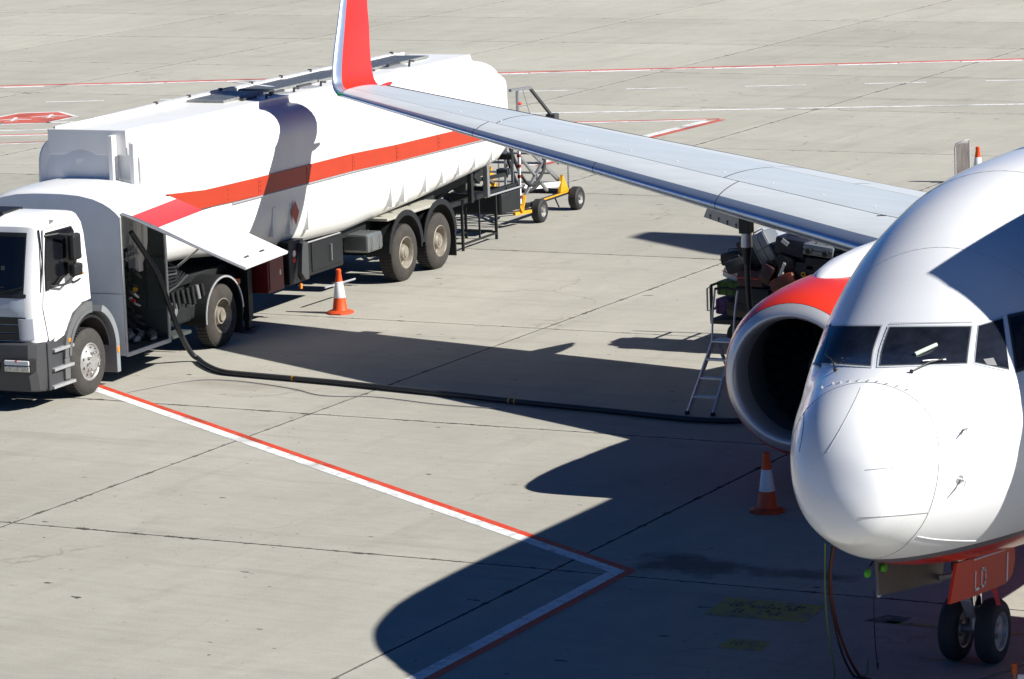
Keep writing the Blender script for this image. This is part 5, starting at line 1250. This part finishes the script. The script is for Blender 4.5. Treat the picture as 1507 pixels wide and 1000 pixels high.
bag('suitcase', 'black suitcase under the silver wheeled case', -8.70, 20.05, 1.40, .52, .4, .22, 'bag_black', tilt=.05)
bag('suitcase', 'brown-black suitcase at the right end of the luggage pile', -8.32, 20.1, 1.42, .50, .4, .34, 'bag_brown', tilt=.12)
bag('suitcase', 'black suitcase at the bottom right of the cart', -8.65, 20.05, .95, .7, .45, .45, 'bag_black')
bag('suitcase', 'charcoal suitcase at the bottom centre of the cart', -9.25, 20.1, .78, .56, .45, .40, 'bag_charcoal')
rb_ = random.Random(11)
EX = [('suitcase', 'slim black suitcase wedged upright between the leaning grey case and the navy one', -9.52, 20.22, 1.45, .16, .4, .46, 'bag_black', .25, False), ('duffel_bag', 'dark crumpled bag slumped in front of the maroon suitcase', -10.12, 19.92, 1.34, .34, .30, .22, 'bag_charcoal', -.3, True),
      ('backpack', 'black backpack squeezed under the navy suitcase', -9.28, 19.95, 1.42, .34, .3, .26, 'bag_black', .35, True), ('suitcase', 'small brown case behind the silver wheeled case', -8.95, 20.32, 1.62, .36, .3, .30, 'bag_brown', -.2, False),
      ('duffel_bag', 'black holdall low beside the purple suitcase', -10.05, 19.95, .66, .5, .3, .26, 'bag_black', .1, True), ('backpack', 'dark red backpack between the maroon suitcase and the orange duffel', -9.56, 19.86, 1.24, .24, .24, .32, 'bag_maroon', .4, True),
      ('suitcase', 'charcoal cabin case at the right edge above the brown one', -8.22, 20.05, 1.66, .34, .3, .20, 'bag_charcoal', .2, False), ('duffel_bag', 'black sports bag sagging over the front of the cart', -9.0, 19.86, 1.02, .5, .28, .24, 'bag_charcoal', -.15, True)]
for nm, lb, x, y, z, a_, b_, c_2, m_, tl, sf in EX: bag(nm, lb, x, y, z, a_, b_, c_2, m_, tilt=tl, rz=rb_.uniform(-.25, .25), roll=rb_.uniform(-.15, .15), cat='suitcase' if nm == 'suitcase' else 'bag', soft=sf)
tag(MB().obox((-9.31, 19.78, 1.31), (.045, .01, .26), Matrix.Rotation(.4, 3, 'Y')).obj('luggage_tag', 'sign_white'), 'long white paper luggage tag hanging above the orange duffel bag', 'luggage tag')
tag(MB().lathe([(-.01, .04), (.01, .04), (.01, .022), (-.01, .022)], 16, 'y', (-8.97, 19.82, 1.26), close=True).obj('yellow_tag', 'yellow'), 'round yellow tag on the black suitcase right of the orange duffel', 'tag')
tag(MB().obox((-9.27, 19.83, 1.74), (.12, .006, .07), Matrix.Rotation(.6, 3, 'Y')).obj('white_label', 'sign_white'), 'small white label stuck on the navy blue suitcase', 'label')
rows = []
for i in range(9):
    rows.append([(-10.0+.11*i, 20.35+.09*j, 1.86-.035*i*.5-.05*abs(j-2)+.02*sin(i*2.3+j*1.7)) for j in range(6)])
tag(MB().grid(rows).obj('plastic_sheet', 'plasticsheet', smooth=60), 'crumpled clear plastic sheet over the top of the luggage pile', 'plastic sheet')

# ------------------------------------------------------------------ towable hydrant/access platform behind the trailer
pf = thing('wheeled_service_platform', 'yellow framed wheeled service ladder with grey scissor braces and a raised boom behind the tank', 'service platform', (-20.3, 32.0, 0), radians(4))
def pw(x, y, r=.23):
    w_ = MB().lathe([(-.09, .12), (-.10, .19), (-.07, r), (.07, r), (.10, .19), (.09, .12)], 28, 'x', (x, y, r)).obj('wheel', 'rubber', pf, smooth=40)
    MB().lathe([(.09, .125), (.07, .11), (.03, .09), (.05, .05), (.10, .04), (.10, 0)], 24, 'x', (x, y, r)).obj('rim', 'rimw', w_, smooth=40)
for x, y in [(.45, -.5), (.45, 1.30), (-1.5, -.5), (-1.5, 1.30)]: pw(x, y)
MB().beam((.30, -.9, .36), (.30, 1.5, .36), .08, .07).obj('frame_rail', 'black', pf)
MB().beam((-1.35, -.9, .36), (-1.35, 1.5, .36), .08, .07).obj('frame_rail', 'black', pf)
MB().box(.335, .345, -.2, 1.25, .365, .395).obj('yellow_rail_edge', 'yellow', pf)
for y in (-.9, -.5, 1.30, 1.5): MB().beam((.30, y, .34), (-1.35, y, .34), .07).obj('frame_crossbar', 'black', pf)
MB().prism([(.78, .40), (1.20, .40), (.92, .74)], .28, .34, 'x').obj('yellow_gusset', 'yellow', pf); MB().prism([(.95, .40), (1.42, .40), (1.15, .84)], -1.38, -1.32, 'x').obj('yellow_gusset', 'yellow', pf)
MB().beam((.34, -.92, .58), (.38, -1.15, .30), .05).beam((.34, -1.3, .56), (.38, -1.15, .30), .05).beam((.30, -1.35, .28), (.40, -.8, .26), .06).obj('yellow_towbar', 'yellow', pf)
for k, x in enumerate((.34, .20, .06)):
    MB().beam((x, -1.15-.02*k, .45), (x, -1.12, 1.85), .045).obj('mast', 'sign_white' if k != 1 else 'steel', pf)
    for q in range(6): MB().box(x-.026, x+.026, -1.17, -1.10, .55+.2*q, .61+.2*q).obj('red_mast_band', 'darkred', pf) if k != 1 else None
MB().box(-.12, .12, -1.2, -1.0, 1.0, 1.12, .01).obj('mast_clamp', 'darkgrey', pf)
for x in (.22, -1.3):
    MB().beam((x, -1.0, 1.75), (x, 1.2, .5), .055, .07).obj('diagonal_stringer', 'steel', pf)
    MB().beam((x, -.8, .45), (x, .55, 1.30), .05).obj('scissor_brace', 'steel', pf); MB().beam((x, -.8, 1.30), (x, .40, .50), .05).obj('scissor_brace', 'steel', pf)
    MB().tube([(x+.03, 1.38, .4), (x+.03, 1.40, 1.30), (x-.02, .2, 1.85)], .018, 6).obj('side_rail', 'steel', pf)
    MB().beam((x, .55, 1.30), (x, 1.0, .95), .04).beam((x, .55, 1.30), (x, .2, .95), .04).obj('brace', 'steel', pf)
for k in range(6): t = k/5; MB().box(-1.3, .22, lerp(-1.0, 1.2, t)-.08, lerp(-1.0, 1.2, t)+.06, lerp(1.75, .5, t)+.03, lerp(1.75, .5, t)+.06).obj('step', 'galv', pf)
MB().beam((-.6, -.5, .6), (.3, .9, .56), .06, .1).obj('striped_bar', 'sign_white', pf)
MB().tube(curve([(.1, -1.0, 1.5), (.2, -.75, .95), (.25, -.35, .70), (.28, .15, .95), (.2, .35, 1.35)], 6), .032, 10).obj('flexible_hose', 'rubber', pf, smooth=70)
MB().tube(curve([(.0, -1.05, 1.5), (.1, -.75, .8), (.2, -.4, .60), (.22, .1, .7)], 6), .035, 10).obj('flexible_hose', 'rubber', pf, smooth=70)
MB().tube([(.30, -1.02, 1.2), (.30, -1.02, 2.64)], .035, 8).obj('boom_post', 'steel', pf)
MB().beam((.30, -1.35, 2.66), (.34, -.50, 2.62), .06, .05).obj('boom_head', 'steel', pf)
MB().beam((.34, -.52, 2.62), (.40, .34, 1.98), .05).obj('boom_stay', 'darkgrey', pf)
MB().box(.30, .50, .26, .48, 1.88, 2.02, .02).obj('boom_head_block', 'darkgrey', pf)
MB().tube([(.40, -.62, 1.88), (.46, -.62, 1.88)], .10, 16).obj('pulley', 'sign_white', pf); MB().tube([(.32, -.8, 2.6), (.40, -.55, 1.9)], .008, 5).obj('boom_cable', 'steel', pf)
MB().beam((.38, -.4, 1.85), (.40, -.2, 1.75), .05).obj('boom_link', 'darkgrey', pf)
MB().tube([(.1, .95, .35), (.2, 1.0, .08)], .015, 6).obj('prop_leg', 'black', pf)

# ------------------------------------------------------------------ cables at the nose
tag(MB().tube(curve([(-.62, 1.9, 1.66), (-.70, 1.98, 1.35), (-.78, 2.2, .95), (-.85, 2.6, .45), (-.84, 2.95, .05), (-.62, 2.8, .022), (-.2, 1.6, .022), (.8, -.2, .022)], 8), .015, 8).obj('ground_power_cable', 'cable_red'), 'red-brown ground power cable hanging from under the nose to the apron', 'cable')
tag(MB().tube(curve([(-.66, 1.93, 1.64), (-.76, 2.05, 1.2), (-.83, 2.35, .7), (-.90, 2.7, .30), (-.93, 3.0, .03), (-.75, 2.8, .014), (-.3, 1.5, .014), (.6, -.2, .014)], 8), .012, 8).obj('thin_black_cable', 'rubber'), 'thin black cable hanging beside the red-brown one under the nose', 'cable')
tag(MB().tube(curve([(-.72, 1.9, 1.68), (-.82, 2.1, 1.1), (-.92, 2.4, .55), (-1.02, 2.75, .10), (-1.06, 2.7, .012), (-.9, 1.5, .012), (-.4, -.5, .012)], 8), .008, 6).obj('green_cable', 'cable_green'), 'thin green cable hanging straight down from the left edge of the nose', 'cable')
tag(MB().tube(curve([(-.42, 2.4, 1.1), (-.55, 2.7, .6), (-.78, 3.3, .05), (-.9, 3.6, .01)], 8), .006, 6).obj('intercom_wire', 'rubber'), 'very thin dark wire hanging from the grey nose gear door', 'wire')
tag(MB().tube([(-.78, 3.05, .19), (-.79, 3.06, .10), (-.80, 3.06, .02), (-.88, 3.0, .012)], .008, 6).obj('plastic_tie', 'cable_green'), 'short pale green tie standing on the apron beside the red cable', 'tie')
hs = thing('ear_defenders', 'neon green ear defenders hanging on the front edge of the grey nose gear door', 'ear defenders', (-.31, 2.24, 1.36), 0)
for (y, x) in [(-.15, -.04), (.12, .02)]:
    MB().lathe([(-.022, .0), (-.022, .038), (-.01, .046), (.02, .042), (.026, .025), (.026, 0)], 18, 'x', (x, y, 0)).obj('ear_cup', 'neon', hs, smooth=50)
MB().tube([(-.05, -.07, .05), (-.03, .02, .12), (.0, .1, .12), (.02, .16, .05)], .009, 6).obj('headband', 'black', hs, smooth=60)
# ------------------------------------------------------------------ rail with an orange cord, lower right corner
rl = thing('barrier_rail', 'dark rail with an orange cord knotted round it at the lower right corner', 'rail', (1.0, 2.6, 0), 0)
MB().tube([(-.75, 0, .00), (-.35, 0, .24), (-.01, 0, .38), (.5, 0, .60)], .013, 8).obj('rail_tube', 'darkgrey', rl)
MB().box(.03, .20, -.03, .03, .22, .335, .02).obj('white_block', 'sign_white', rl)
for k in range(5): MB().lathe([(-.011, .022), (0, .033), (.011, .022)], 14, 'z', (.0+.004*(k % 2), -.02, .345+.022*k)).obj('cord_turn', 'orangecord', rl, smooth=60)
MB().tube([(.0, -.02, .34), (.01, -.03, .26), (-.01, -.03, .18)], .010, 6).obj('cord_end', 'orangecord', rl)
MB().beam((.5, 0, 0), (.5, 0, .60), .035).obj('leg', 'steel', rl)

# ------------------------------------------------------------------ passenger boarding bridge at the port door (just outside the frame; it shades the right of the picture)
jb = thing('boarding_bridge', 'grey passenger boarding bridge docked at the port door, just right of the frame', 'boarding bridge', (0, 0, 0), 0)
PR = [(2.05, 3.24), (1.96, 3.48), (1.98, 3.83), (2.09, 4.25), (2.26, 4.66), (2.51, 5.28), (2.61, 5.57), (2.77, 6.01), (2.92, 6.32)]
rows = []
for x, dy, sc_ in [(2.0, .35, .68), (2.68, .10, .985), (2.70, 0, 1), (4.2, .42, 1), (6.2, 1.0, 1)]:
    fr_pts = [(y+dy, lerp(4.5, z, sc_)) for y, z in PR]; bt = [(6.2-.1*dy, lerp(4.5, 6.32, sc_)), (6.4-.1*dy, lerp(4.5, 5.9, sc_)), (6.4-.1*dy, lerp(4.5, 2.62, sc_)), (2.35+dy, lerp(4.5, 2.62, sc_))]
    rows.append([(x, y, z) for y, z in fr_pts+bt])
hm = MB().grid(rows, True); hm.add(rows[-1], [tuple(range(len(rows[-1])))]); hm.obj('canopy_hood', 'jet', jb, smooth=30)
MB().box(6.2, 30, 3.4, 6.2, 2.6, 5.9, .05).obj('tunnel', 'jet', jb); MB().box(8, 9, 4.3, 5.3, 0, 2.6).obj('support_column', 'jet', jb)
for y in (3.9, 5.7): MB().lathe([(-.2, .2), (-.2, .5), (.2, .5), (.2, .2)], 24, 'y', (8.5, y, .5)).obj('wheel', 'rubber', jb)
